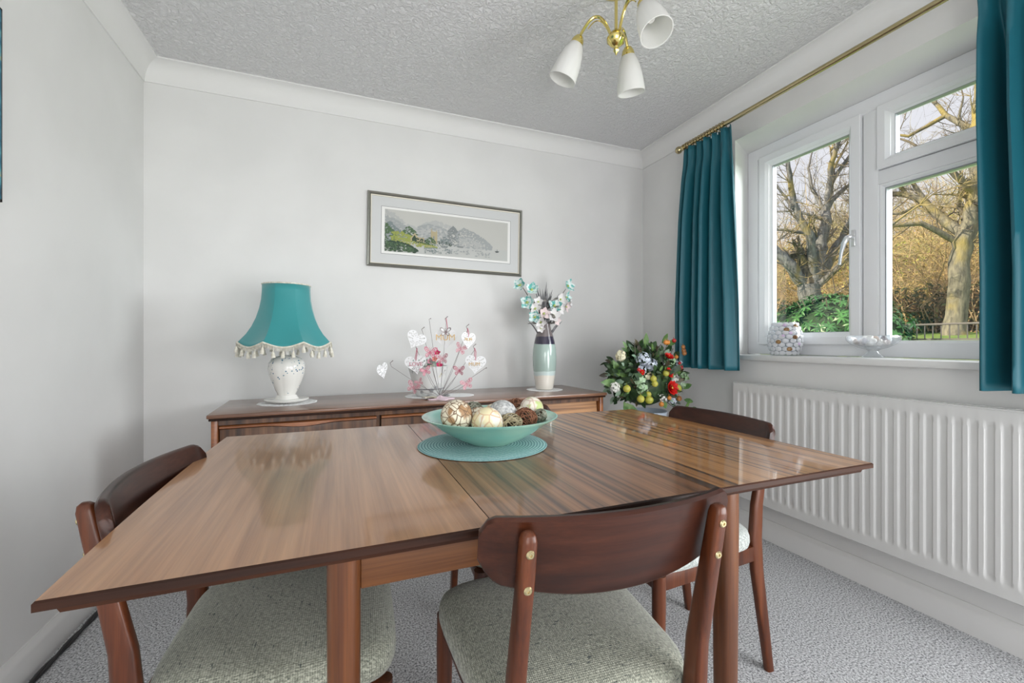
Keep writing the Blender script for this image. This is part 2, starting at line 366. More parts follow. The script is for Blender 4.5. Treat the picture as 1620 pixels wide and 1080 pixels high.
b = MB(); ring(b, 0.462, 1.222, 1.006, 1.730, 0.022, WX + 0.006, WX + 0.06, 0.014)
wpart(b, 'glazing_bead', M_upvc)
b = MB()
for y0, y1, z0, z1 in ((1.350, 1.750, 1.072, 2.014), (0.518, 1.166, 1.846, 2.022), (0.484, 1.200, 1.028, 1.708)):
    ring(b, y0 - 0.004, y1 + 0.004, z0 - 0.004, z1 + 0.004, 0.006, WX + 0.014, WX + 0.040, 0.001)
wpart(b, 'glass_gasket', mat('grey_gasket', (0.30, 0.32, 0.35), 0.5))
for y0, y1, z0, z1 in ((1.350, 1.750, 1.072, 2.014), (0.518, 1.166, 1.846, 2.022), (0.484, 1.200, 1.028, 1.708)):
    wpart(MB().box(WX + 0.022, WX + 0.026, y0, y1, z0, z1), 'window_pane', M_glassw)
# handle (espagnolette) on the right stile of the casement
b = MB(); b.box(WX - 0.024, WX - 0.014, 1.303, 1.323, 1.468, 1.545, 0.004, 3)
hb = wpart(b, 'handle_plate', M_chrome)
b = MB(); b.tube([(WX - 0.02, 1.313, 1.512), (WX - 0.045, 1.314, 1.512), (WX - 0.056, 1.318, 1.506), (WX - 0.062, 1.328, 1.482), (WX - 0.064, 1.338, 1.44), (WX - 0.066, 1.344, 1.385)], [0.009, 0.010, 0.012, 0.011, 0.0075, 0.006], 10)
wpart(b, 'window_handle', M_chrome)
# sill board
b = MB(); b.prism([(2.025, 0.43), (2.245, 0.40), (2.245, 1.885), (2.06, 1.835), (2.025, 1.85)], 0.926, 0.954, bev=0.006)
struct(b.build('window_sill', M_trim))

# ------------------------------------------------------------------ radiator
def radiator():
    t = thing('radiator', 'long white fluted panel radiator on the wall under the window', 'radiator', (1.97, 1.03, 0.20))
    L = 1.46; H = 0.605; pitch = 0.0398
    b = MB(); ny = int(L / pitch * 12); zs = [0, 0.004, 0.034, 0.044, 0.052, 0.060, 0.068] + [0.09 + i * 0.05 for i in range(9)] + [H - 0.070, H - 0.062, H - 0.054, H - 0.046, H - 0.038, H - 0.004, H]
    vsx = []; cols_ = ny + 1
    for z in zs:
        for i in range(cols_):
            y = -L / 2 + L * i / ny; ph = ((y + L / 2) / pitch) % 1
            tri = abs(ph - 0.5) * 2  # 0 at centre of flute
            rel = max(0, min(1, (0.66 - tri) / 0.20)); rel = rel * rel * (3 - 2 * rel)
            # rounded ends of the flutes
            e = min(z - 0.042, H - 0.038 - z); em = max(0, min(1, (e - 0.010 * tri * tri) / 0.020))
            ed = 1 if abs(y) < L / 2 - 0.02 else 0
            edge = 0.005 if (z < 0.002 or z > H - 0.002 or abs(y) > L / 2 - 0.001) else 0
            vsx.append((0.0048 * rel * em * ed * 1.0 + edge, y, z))
    fs = []
    for k in range(len(zs) - 1):
        for i in range(ny): a = k * cols_ + i; fs.append((a, a + 1, a + 1 + cols_, a + cols_))
    b.add(vsx, fs)
    b.box(0.012, 0.016, -L / 2, L / 2, 0, H)
    b.build('front_panel', M_rad, t, ang=50)
    for s_ in (-1, 1): b = MB(); b.box(0.004, 0.060, s_ * L / 2 - 0.003, s_ * L / 2 + 0.003, 0.005, H + 0.003, 0.001); b.build('side_panel', M_rad, t)
    b = MB(); b.box(0.002, 0.060, -L / 2, L / 2, H - 0.006, H + 0.002, 0.002)
    for i in range(34): y = -L / 2 + 0.04 + i * 0.0418; b.box(0.014, 0.052, y - 0.012, y + 0.012, H + 0.002, H + 0.004)
    b.build('top_grille', M_rad, t)
    for s_ in (-.52, .52): b = MB(); b.box(0.060, 0.0895, s_ - .02, s_ + .02, 0.1, 0.5); b.build('wall_bracket', M_rad, t)
    b = MB(); b.tube([(0.045, L / 2 + 0.03, 0.03), (0.045, L / 2 + 0.03, -0.199)], 0.0075, 10); b.tube([(0.045, L / 2, 0.03), (0.045, L / 2 + 0.035, 0.03)], 0.011, 10)
    b.build('feed_pipe', M_rad, t)
radiator()

# ------------------------------------------------------------------ curtain pole and curtains
PX, PZ = 1.935, 2.205
t = thing('curtain_pole', 'antique brass curtain pole with ball finial above the window', 'curtain pole', (PX, 1.0, PZ))
b = MB(); b.tube([(0, 1.09, 0), (0, -0.95, 0)], 0.0125, 16); b.build('pole', M_abrass, t)
for s in (1, -1):
    y = 1.09 if s > 0 else -0.95
    b = MB(); b.tube([(0, y - 0.012 * s, 0), (0, y, 0)], 0.018, 14); b.tube([(0, y, 0), (0, y + 0.014 * s, 0), (0, y + 0.018 * s, 0)], [0.012, 0.012, 0.016], 14)
    b.ball((0, y + 0.036 * s, 0), 0.022, 16, 10); b.tube([(0, y + 0.054 * s, 0), (0, y + 0.064 * s, 0)], [0.009, 0.004], 10); b.build('finial', M_abrass, t)
for y in (1.06, -0.90):
    b = MB(); b.tube([(0, y, 0), (0.1245, y, 0)], 0.009, 10); b.tube([(0.117, y, 0), (0.125, y, 0)], 0.028, 16); b.torus((0, y, 0), 0.016, 0.004, 16, 6, axis='y'); b.build('bracket', M_abrass, t)

def curtain(label, y_top, y_bot, zb, folds, seed, amp=0.030, x=PX, sweep=None, ring_ys=()):
    rnd = random.Random(seed)
    t = thing('curtain', label, 'curtain', (x, (y_top[0] + y_top[1]) / 2, zb), 0, None)
    y0c = (y_top[0] + y_top[1]) / 2
    ph = [rnd.uniform(-1.1, 1.1) for _ in range(folds + 3)]; am = [rnd.uniform(0.45, 1.4) for _ in range(folds + 3)]
    nu, nv = folds * 14, 46; zt = PZ - 0.022
    vs = []
    for j in range(nv + 1):
        v = j / nv; z = zb + (zt - zb) * v
        g = 1 - v
        pinch = math.exp(-((v - 0.93) / 0.05) ** 2)
        for i in range(nu + 1):
            u = i / nu
            ya = y_top[0] + (y_top[1] - y_top[0]) * u; yb_ = y_bot[0] + (y_bot[1] - y_bot[0]) * u
            sm = min(1, g * 1.4) ** 0.8; y = ya + (yb_ - ya) * sm
            q = u * folds; k = int(q); fr = q - k
            warp = ph[k] + (ph[k + 1] - ph[k]) * fr; a_ = am[k] + (am[k + 1] - am[k]) * fr
            cs = math.cos(2 * pi * (q + 0.30 * warp * (0.3 + g)))
            fine = 0.30 * math.cos(4 * pi * q * 1.5 + 1.3) * math.exp(-((v - 1) / 0.10) ** 2)
            xx = -amp * a_ * (0.45 + 0.55 * min(1, g * 3)) * (1 - 0.35 * pinch) * (cs + fine)
            if sweep: xx += sweep(u, v)
            vs.append((xx, y - y0c, z - zb))
    fs = []
    for j in range(nv):
        for i in range(nu): a = j * (nu + 1) + i; fs.append((a, a + 1, a + nu + 2, a + nu + 1))
    b = MB(); b.add(vs, fs); o = b.build('curtain_cloth', [M_teal, M_lining], t, ang=80); solidify(o, 0.004, 0)
    b = MB()
    for k, y in enumerate(ring_ys):
        b = MB(); b.torus((0, y - y0c, PZ - zb - 0.003), 0.0195, 0.0028, 18, 6, axis='y')
        b.build('curtain_ring', M_abrass, t)
    b = MB()
    for k, y in enumerate(ring_ys[::2]): b = MB(); b.tube([(0.0, y - y0c, PZ - zb - 0.024), (0.0, y - y0c, PZ - zb - 0.036)], 0.003, 6); b.build('curtain_hook', M_lace, t)
    return t
curtain('teal satin curtain in close pleats left of the window, above the flower arrangement', (2.07, 1.735), (2.135, 1.705), 0.872, 6, 3, 0.038,
        ring_ys=[2.045 - i * 0.0215 for i in range(13)])
curtain('teal satin curtain in broad folds cut off by the right edge of the photo', (0.765, 0.40), (0.745, 0.33), 0.868, 5, 11, 0.055,
        ring_ys=[0.745 - i * 0.026 for i in range(13)])

# ------------------------------------------------------------------ ceiling light
def ceiling_light():
    t = thing('ceiling_light', 'polished brass three-arm ceiling light with frosted tulip glass shades', 'ceiling light', (0.982, 1.413, ZC))
    b = MB(); b.lathe([(0.0, 0), (0.062, 0), (0.060, -0.010), (0.040, -0.024), (0.018, -0.030), (0, -0.031)], 28); b.build('ceiling_rose', M_brass, t)
    zb = -0.190
    b = MB(); b.tube([(0, 0, -0.02), (0, 0, zb)], 0.006, 12); b.build('stem', M_brass, t)
    b = MB(); b.lathe([(0.004, zb + 0.025), (0.016, zb + 0.020), (0.030, zb + 0.004), (0.036, zb - 0.008), (0.033, zb - 0.020), (0.020, zb - 0.034), (0.010, zb - 0.040), (0.008, zb - 0.048), (0.011, zb - 0.054), (0.006, zb - 0.062), (0.002, zb - 0.072)], 24, mod=lambda a, z: 1 + (0.05 * math.cos(8 * a) if z < zb - 0.018 else 0))
    b.build('hub', M_brass, t)
    for deg, rad, up, tilt in ((140, 0.142, 0.085, 24), (33, 0.120, 0.060, 14), (-87, 0.150, 0.085, 24)):
        M = Matrix.Rotation(R(deg), 4, 'Z')
        pts = []
        for i in range(15):
            a = pi * (1 - i / 14) ; rr = 0.028 + (rad - 0.028) * (1 - math.cos(pi - a)) / 2
            pts.append((0.02 + (rad - 0.02) * (i / 14) ** 1.05, 0, zb + up * 0.10 + up * math.sin(pi * min(1, i / 14 * 0.92) ** 0.9)))
        b = MB(); b.tube(pts, 0.0058, 10, M=M)
        b.tube([(p[0] * 0.93, 0, p[2] - 0.016) for p in pts[:12]], 0.0022, 6, M=M)
        arm = b.build('arm', M_brass, t)
        e = pts[-1]; Mt = M @ Matrix.Translation(e) @ Matrix.Rotation(R(-tilt), 4, 'Y')
        b = MB(); b.lathe([(0.004, 0.008), (0.014, 0.004), (0.023, -0.010), (0.026, -0.026), (0.025, -0.030)], 20, M=Mt); b.build('shade_cap', M_brass, arm)
        b = MB(); pr = [(0.023, -0.022), (0.033, -0.040), (0.043, -0.070), (0.050, -0.105), (0.054, -0.140), (0.056, -0.168)]
        b.lathe(pr + [(r - 0.003, z) for r, z in pr[::-1]], 28, M=Mt, cap=False); b.build('glass_shade', M_frost, arm)
        b = MB(); b.lathe([(0.004, -0.03), (0.012, -0.035), (0.014, -0.055), (0.020, -0.075), (0.020, -0.088), (0.012, -0.103), (0.001, -0.108)], 18, M=Mt); b.build('bulb', M_cer, arm)
ceiling_light()

# ------------------------------------------------------------------ framed print on the back wall
def print_picture():
    W_, H_ = 0.955, 0.430
    t = thing('framed_picture', 'silver framed misty river landscape print on the back wall', 'picture', (0.615, YB, 1.670))
    t.rotation_euler = (0, R(0.7), 0)
    M_fr = mat('silver_gilt_frame', (0.30, 0.30, 0.27), 0.35, 0.75)
    def fr(bb, w, h, wd, y0, prof):
        secs = []
        for sx, sz in ((-1, -1), (1, -1), (1, 1), (-1, 1)):
            secs.append([(sx * (w / 2 - q), y, sz * (h / 2 - q)) for q, y in prof])
        bb.loft(secs, closed=True)
    b = MB(); fr(b, W_, H_, 0, 0, [(0, 0), (0, -0.014), (0.004, -0.018), (0.009, -0.015), (0.012, -0.017), (0.016, -0.012), (0.019, -0.008), (0.019, 0)]); b.build('frame', M_fr, t, ang=20)
    M_gold = mat('pale_gold_slip', (0.72, 0.68, 0.58), 0.3, 0.5)
    b = MB(); fr(b, W_ - 0.036, H_ - 0.036, 0, 0, [(0, -0.004), (0, -0.0125), (0.004, -0.0115), (0.005, -0.004)]); b.build('slip', M_gold, t)
    M_mount = mat('grey_mount', (0.60, 0.61, 0.61), 0.8)
    b = MB(); b.box(-W_ / 2 + 0.01, W_ / 2 - 0.01, -0.005, -0.0005, -H_ / 2 + 0.01, H_ / 2 - 0.01); b.build('mount', M_mount, t)
    b = MB(); fr(b, 0.802, 0.276, 0, 0, [(0, -0.0048), (0, -0.0056), (0.002, -0.0056), (0.002, -0.0048)]); b.build('mount_line', mat('mount_line_ink', (0.16, 0.16, 0.17), 0.7), t)
    b = MB(); b.box(-0.399, 0.399, -0.0054, -0.004, -0.136, 0.136); b.build('print_border', mat('print_paper', (0.80, 0.80, 0.78), 0.7), t)
    # painted image, flat dabs of colour
    pal = [(0.50, 0.50, 0.47), (0.42, 0.43, 0.42), (0.33, 0.35, 0.35), (0.22, 0.24, 0.24), (0.07, 0.13, 0.06), (0.025, 0.055, 0.03), (0.28, 0.32, 0.07), (0.42, 0.36, 0.22), (0.19, 0.23, 0.23), (0.48, 0.49, 0.47), (0.07, 0.08, 0.08)]
    ms = [mat('print_ink', c, 0.6) for c in pal]
    W2, H2 = 0.762, 0.246; rnd = random.Random(5); b = MB(); yy = [-0.0056]
    def P(u, v): return ((u - 0.5) * W2, yy[0], (v - 0.5) * H2)
    def poly(pts, m): b.mat = m; yy[0] -= 0.0000012; b.add([P(*p) for p in pts], [list(range(len(pts)))])
    def dab(u, v, ru, rv, m, n=7):
        ru = min(ru, u, 1 - u); rv = min(rv, v, 1 - v)
        if ru <= 0 or rv <= 0: return
        a0 = rnd.uniform(0, 1); poly([(u + ru * math.cos(a0 + 2 * pi * k / n) * rnd.uniform(.7, 1), v + rv * math.sin(a0 + 2 * pi * k / n) * rnd.uniform(.7, 1)) for k in range(n)], m)
    poly([(0, 0), (1, 0), (1, 1), (0, 1)], 0); poly([(0, 0), (1, 0), (1, 0.28), (0, 0.28)], 9)
    def hill(tops, m, base, n, s):
        for _ in range(n):
            u = rnd.uniform(tops[0][0], tops[-1][0])
            for (a, ha), (c, hc) in zip(tops, tops[1:]):
                if a <= u <= c: h = ha + (hc - ha) * (u - a) / (c - a); break
            v = base + (h - base) * (1 - rnd.random() ** 1.6); dab(u, v, s * rnd.uniform(.5, 1), s * 2.2 * rnd.uniform(.5, 1), m)
    hill([(0, .98), (.08, .90), (.16, .68), (.25, .62), (.33, .80), (.42, .84), (.52, .72)], 1, .3, 420, .020)
    hill([(0, .86), (.10, .74), (.18, .58)], 2, .3, 160, .018)
    hill([(.25, .66), (.33, .74), (.44, .70), (.50, .60)], 2, .3, 160, .014)
    hill([(.49, .62), (.53, .76), (.58, .60)], 3, .26, 190, .012)
    hill([(.56, .60), (.62, .74), (.70, .66), (.80, .50), (.86, .34)], 2, .25, 380, .013)
    hill([(.58, .45), (.66, .50), (.78, .36)], 1, .25, 120, .012)
    hill([(0, .62), (.04, .72), (.09, .56), (.14, .50)], 8, .2, 150, .014)
    hill([(0, .70), (.03, .60), (.08, .44)], 4, .1, 130, .014)
    hill([(.14, .52), (.17, .66), (.21, .58), (.25, .48)], 4, .36, 80, .011)
    hill([(.05, .46), (.12, .50), (.20, .40)], 6, .2, 110, .013)
    hill([(.08, .34), (.20, .34), (.40, .20)], 6, .17, 160, .013)
    hill([(.06, .30), (.2, .28), (.36, .2)], 7, .2, 30, .008)
    poly([(.195, .36), (.225, .50), (.250, .40), (.30, .40), (.30, .30), (.195, .30)], 7); poly([(.205, .36), (.225, .45), (.240, .36), (.240, .30), (.205, .30)], 5)
    poly([(.352, .28), (.352, .60), (.358, .66), (.362, .58), (.392, .57), (.397, .64), (.402, .55), (.402, .28)], 7); poly([(.368, .36), (.368, .46), (.380, .46), (.380, .36)], 3)
    hill([(.22, .40), (.28, .36), (.34, .34)], 5, .24, 60, .009)
    hill([(.31, .34), (.35, .44), (.39, .32)], 4, .24, 70, .009); hill([(.43, .40), (.46, .48), (.50, .38)], 8, .24, 80, .009)
    hill([(.40, .34), (.46, .36), (.52, .30)], 5, .22, 40, .006)
    hill([(0, .22), (.08, .26), (.18, .20), (.25, .08)], 5, .02, 200, .014); hill([(0, .2), (.10, .22), (.22, .12)], 4, .02, 90, .010)
    for u, v in ((.46, .22), (.59, .26)): poly([(u - .03, v + .02), (u + .03, v + .02), (u + .022, v - .02), (u - .022, v - .02)], 3)
    poly([(.447, .25), (.449, .62), (.452, .25)], 3)
    hill([(.30, .16), (.45, .19), (.52, .14)], 8, .04, 60, .009); hill([(.5, .17), (.7, .2), (.85, .19)], 2, .06, 60, .010)
    poly([(.885, .235), (.925, .24), (.915, .205), (.895, .20)], 10); poly([(.903, .24), (.905, .30), (.908, .24)], 10)
    b.build('landscape_print', ms, t, smooth=False)
print_picture()

# canvas at the left edge of the photo
t = thing('canvas_painting', 'teal abstract canvas painting on the left wall, cut by the photo edge', 'painting', (XL, 1.21, 1.668))
M_cv = mat('teal_canvas', (0.03, 0.14, 0.18), 0.7); _v = coords(M_cv); basecol(M_cv, ramp(M_cv, noise(M_cv, _v, 9, 5, 0.6, 1.5), [(0.30, (0.01, 0.02, 0.05)), (0.45, (0.02, 0.16, 0.24)), (0.58, (0.10, 0.35, 0.42)), (0.66, (0.45, 0.40, 0.20)), (0.75, (0.6, 0.65, 0.62))]))
MB().box(0.004, 0.034, -0.41, 0.404, -0.258, 0.258, 0.002).build('canvas', M_cv, t)
b = MB()
for y0, y1, z0, z1 in ((-0.42, -0.410, -0.264, 0.264), (0.404, 0.410, -0.264, 0.264), (-0.42, 0.410, 0.258, 0.264), (-0.42, 0.410, -0.264, -0.258)): b.box(0.0, 0.032, y0, y1, z0, z1)
b.build('frame', M_gasket, t)

# ------------------------------------------------------------------ sideboard
SA = math.atan2(0.095, 1.891)
def sideboard():
    t = thing('sideboard', 'long teak sideboard with sculpted lip handles against the back wall', 'sideboard', (-0.489, 2.008, 0), SA)
    L, D, H = 1.893, 0.498, 0.738
    b = MB(); b.prism([(0, 0), (L, 0), (L, D), (0, D)], H - 0.016, H, bev=0.004); b.mat = 1; b.box(0.006, L - 0.006, 0.006, D - 0.004, H - 0.026, H - 0.0165, 0.002)
    b.build('top', [W_sbtop, W_edge], t)
    for x_ in (0.012, L - 0.034): b = MB(); b.box(x_, x_ + .022, 0.020, D - 0.01, 0.14, H - 0.026, 0.003); b.build('side_panel', W_sbor, t)
    b = MB(); b.box(0.034, L - 0.034, 0.05, D - 0.012, 0.14, 0.16); b.box(0.034, L - 0.034, D - 0.02, D - 0.012, 0.16, H - 0.026); b.box(0.640, 0.658, 0.05, D - 0.02, 0.16, H - 0.026); b.box(1.246, 1.264, 0.05, D - 0.02, 0.16, H - 0.026); b.build('carcass', W_sbdk, t)
    # cornice band under the top
    MB().box(0.034, L - 0.034, 0.034, 0.06, H - 0.048, H - 0.0262).build('top_rail', W_sbdk, t)
    # left pair of doors, middle drawers, right drop-front
    def lip(x0, x1, zt, par):
        n = 40; secs = []
        for i in range(n + 1):
            u = i / n; x = x0 + (x1 - x0) * u
            s = 0.5 - 0.5 * math.cos(2 * pi * min(1, max(0, (u - 0.25) / 0.5))) ; dz = 0.010 + 0.010 * s; dy = 0.012 + 0.014 * s
            secs.append([(x, 0.040, zt), (x, 0.040 - dy, zt - 0.004), (x, 0.038 - dy, zt - dz), (x, 0.040 - dy * 0.3, zt - dz - 0.006), (x, 0.042, zt - dz - 0.004)])
        b = MB(); b.loft(secs); b.build('lip_handle', W_sbor, par, ang=50)
    for x0, x1 in ((0.038, 0.640),):
        b = MB(); b.box(x0, x1, 0.038, 0.054, 0.165, H - 0.050, 0.0015); d = b.build('door', W_sbdk, t); lip(x0, x1, H - 0.050, d)
    zs = [H - 0.050, 0.575, 0.445, 0.305, 0.165]
    for z1, z0 in zip(zs, zs[1:]):
        b = MB(); b.box(0.662, 1.242, 0.038, 0.054, z0 + 0.004, z1, 0.0015); d = b.build('drawer', W_sbdk, t); lip(0.662, 1.242, z1, d)
    b = MB(); b.solid([(1.270, 0.024, 0.165), (1.853, 0.024, 0.165), (1.853, 0.040, 0.165), (1.270, 0.040, 0.165), (1.270, 0.024, 0.50), (1.853, 0.024, 0.50), (1.853, 0.040, 0.50), (1.270, 0.040, 0.50), (1.270, 0.052, H - 0.030), (1.853, 0.052, H - 0.030), (1.853, 0.064, H - 0.030), (1.270, 0.064, H - 0.030)],
                      [(3, 2, 1, 0), (0, 1, 5, 4), (4, 5, 9, 8), (1, 2, 6, 5), (5, 6, 10, 9), (2, 3, 7, 6), (6, 7, 11, 10), (3, 0, 4, 7), (7, 4, 8, 11), (8, 9, 10, 11)])
    b.build('drop_front', W_sbh, t)
    for x, y in ((0.08, 0.07), (L - 0.08, 0.07), (0.08, D - 0.07), (L - 0.08, D - 0.07)):
        b = MB(); b.tube([(x, y, 0.14), (x, y, 0)], [0.019, 0.012], 14); b.build('leg', W_sbor, t)
sideboard()

# ------------------------------------------------------------------ dining table
def dining_table():
    t = thing('dining_table', 'extending teak dining table with centre leaf and bowed ends', 'table', (0.4175, 1.08, 0), R(0.5))
    Z = 0.74; hx, hy = 0.733, 0.447
    j1, j2 = 0.216 - 0.4175, 0.655 - 0.4175
    def outline(x0, x1, ins):
        pts = []
        def xs(yv, sgn): return sgn * (hx - ins + 0.010 * (1 - (yv / hy) ** 2))
        n = 12; hyy = hy - ins
        L_ = [(xs(hyy - 2 * hyy * i / n, -1), hyy - 2 * hyy * i / n) for i in range(n + 1)] if x0 is None else [(x0, hyy), (x0, -hyy)]
        Rr = [(xs(-hyy + 2 * hyy * i / n, 1), -hyy + 2 * hyy * i / n) for i in range(n + 1)] if x1 is None else [(x1, -hyy), (x1, hyy)]
        return L_ + Rr
    def leaf_(x0, x1, name, m):
        b = MB(); levels = [(0.0, Z - 0.011, 1), (0.0, Z - 0.0025, 1), (0.0022, Z, 1)]
        secs = [[(x, y, z) for x, y in outline(x0, x1, i)] for i, z, _ in [(0.030, Z - 0.024, 0), (0.017, Z - 0.024, 0), (0.013, Z - 0.013, 0), (0.0, Z - 0.0115, 0), (0.0, Z - 0.0025, 0), (0.0022, Z, 0)]]
        b.mat = 1; b.loft(secs, cap=False); n = len(secs[0])
        b.mat = 0; b.add(secs[-1], [list(range(n))]); b.mat = 1; b.add(secs[0], [list(range(n))[::-1]])
        b.build(name, [m, W_edge], t, ang=25)
    leaf_(None, j1 - 0.0008, 'end_leaf', W_tl); leaf_(j1 + 0.0008, j2 - 0.0006, 'centre_leaf', W_tm); leaf_(j2 + 0.0006, None, 'end_leaf', W_tr)
    lx, ly = 0.392, 0.360; cx = 0.3925 - 0.4175
    for sx in (-1, 1):
        for sy in (-1, 1):
            secs = []
            for z, r in ((0, 0.019), (0.3, 0.0225), (0.60, 0.0245), (Z - 0.0245, 0.0245)):
                secs.append([(cx + sx * lx + r * math.copysign(abs(math.cos(a)) ** 0.75, math.cos(a)), sy * ly + r * math.copysign(abs(math.sin(a)) ** 0.75, math.sin(a)), z) for a in [2 * pi * k / 24 for k in range(24)]])
            b = MB(); b.loft(secs); b.build('leg', W_leg, t, ang=60)
    for sy in (-1, 1):
        b = MB(); b.box(cx - lx + 0.024, cx + lx - 0.024, sy * ly - 0.009, sy * ly + 0.009, 0.642, Z - 0.0245, 0.002); b.build('apron', W_apron, t)
    for sx in (-1, 1):
        b = MB(); b.box(cx + sx * lx - 0.009, cx + sx * lx + 0.009, -ly + 0.024, ly - 0.024, 0.642, Z - 0.0245, 0.002); b.build('apron', W_apron, t)
dining_table()

# ------------------------------------------------------------------ dining chairs
def make_chair(label, fabric):
    t = thing('dining_chair', label, 'chair')
    # seat cushion
    b = MB(); n = 14; rings_ = []
    def outl(k):  # k shrink factor ; rounded trapezoid
        pts = []
        hw_f, hw_b, yf, yb = 0.228, 0.188, 0.228, -0.188
        N = 56
        for i in range(N):
            a = 2 * pi * i / N; e = 0.38
            cx_ = math.copysign(abs(math.cos(a)) ** e, math.cos(a)); sy_ = math.copysign(abs(math.sin(a)) ** (e if a < pi else 0.25), math.sin(a))
            y = (yf + yb) / 2 + (yf - yb) / 2 * sy_ * k; hw = hw_b + (hw_f - hw_b) * (y - yb) / (yf - yb)
            pts.append((hw * cx_ * k, y))
        return pts
    for k, z in ((0.0, 0.398), (0.93, 0.398), (0.985, 0.404), (1.0, 0.418), (0.997, 0.434), (0.975, 0.449), (0.92, 0.459), (0.80, 0.466), (0.55, 0.4725), (0.25, 0.4755), (0.0, 0.476)):
        rings_.append([(x, y, z - (0.012 if z > 0.41 else 0) * max(0, (y + 0.1)) * 1.0) for x, y in outl(k)])
    b.loft(rings_, cap=False); b.build('seat', fabric, t, ang=80)
    # backrest
    b = MB(); secs = []; NS = 40
    for i in range(NS + 1):
        s = -1 + 2 * i / NS; x = 0.217 * s; y = -0.2405 + 0.044 * s * s; a = abs(s)
        zt = 0.777 - 0.022 * max(0, (a - 0.90) / 0.10) ** 2.2; zb_ = 0.648 + 0.034 * a ** 2.2 + 0.030 * max(0, (a - 0.84) / 0.16) ** 2.2
        th = 0.0085; sl = 0.096 * s / 0.2215
        c = 0.005; q = [(-th, zb_ + c), (-th + c, zb_), (th - c, zb_), (th, zb_ + c), (th, zt - c), (th - c, zt), (-th + c, zt), (-th, zt - c)]
        sec = []
        for dy, z in q: sec.append((x - dy * sl * 0.6, y + dy - 0.20 * (z - 0.70), z))
        secs.append(sec)
    b.loft(secs); b.build('backrest', W_back, t, ang=40)
    # rear posts
    for sx in (-1, 1):
        secs = []
        path = [(0.168, -0.252, 0.0, 0.0110, 0.0135), (0.166, -0.228, 0.16, 0.0120, 0.0170), (0.164, -0.204, 0.32, 0.0125, 0.0205), (0.163, -0.198, 0.42, 0.0125, 0.0215), (0.162, -0.206, 0.52, 0.0122, 0.0190),
                (0.161, -0.2265, 0.62, 0.0120, 0.0160), (0.160, -0.2435, 0.70, 0.0118, 0.0140), (0.160, -0.2535, 0.752, 0.0114, 0.0128), (0.160, -0.2550, 0.762, 0.0092, 0.0103), (0.160, -0.2555, 0.7665, 0.0045, 0.0050)]
        for x, y, z, a, c in path:
            secs.append([(sx * x + a * math.copysign(abs(math.cos(q)) ** 0.55, math.cos(q)), y + c * math.copysign(abs(math.sin(q)) ** 0.55, math.sin(q)), z) for q in [2 * pi * k / 20 for k in range(20)]])
        b = MB(); b.loft(secs); p = b.build('rear_leg', W_chair, t, ang=50)
        for z in (0.738, 0.685):
            yb = -0.2630 if z > 0.7 else -0.2535
            b = MB(); M = Matrix.Translation((sx * 0.1605, yb, z)) @ Matrix.Rotation(R(90), 4, 'X'); b.lathe([(0.0062, -0.003), (0.0062, 0.002), (0.0045, 0.0036), (0.002, 0.0036), (0.0018, 0.0022), (0, 0.0022)], 16, M=M)
            b.build('bolt', M_abrass, p)
        # front legs
        b = MB(); b.tube([(sx * 0.196, 0.196, 0.397), (sx * 0.197, 0.197, 0.30), (sx * 0.199, 0.200, 0.0)], [0.0185, 0.0185, 0.0125], 18); b.build('front_leg', W_chair, t)
        b = MB(); y0, y1 = -0.200, 0.192; x0, x1 = sx * 0.163, sx * 0.195
        vs = [(x0 - 0.009, y0, 0.352), (x0 + 0.009, y0, 0.352), (x1 + 0.009, y1, 0.352), (x1 - 0.009, y1, 0.352)]; vs += [(x, y, 0.3975) for x, y, z in vs]
        b.solid(vs, [(3, 2, 1, 0), (4, 5, 6, 7), (0, 1, 5, 4), (1, 2, 6, 5), (2, 3, 7, 6), (3, 0, 4, 7)], 0.003); b.build('side_rail', W_chair, t)
    b = MB(); b.box(-0.186, 0.186, 0.186, 0.204, 0.352, 0.3975, 0.003); b.build('front_rail', W_chair, t)
    b = MB(); b.box(-0.158, 0.158, -0.210, -0.194, 0.352, 0.3975, 0.003); b.build('back_rail', W_chair, t)
    return t
ch = make_chair('teak chair with green tweed seat nearest the camera, its curved back towards us', F_green)
G = 'dining chairs round the table'
spots = [((0.408, 0.786), R(-3.0), None, None),
         ((-0.118, 1.045), R(-92), 'teak chair with green tweed seat at the left end of the table', None),
         ((0.991, 1.144), R(90), 'teak chair with pale tweed seat at the right end, beside the radiator', F_grey),
         ((0.552, 1.342), R(180), 'teak chair on the far side of the table, mostly hidden behind the bowl', None)]
for k, ((x, y), rz, lab, fab) in enumerate(spots):
    o = ch if k == 0 else copy_tree(ch)
    o.location = (x, y, 0); o.rotation_euler = (0, 0, rz); o['group'] = G
    if lab: o['label'] = lab
    if fab:
        for c_ in o.children:
            if c_.name.startswith('seat'):
                c_.data = c_.data.copy(); c_.data.materials[0] = fab

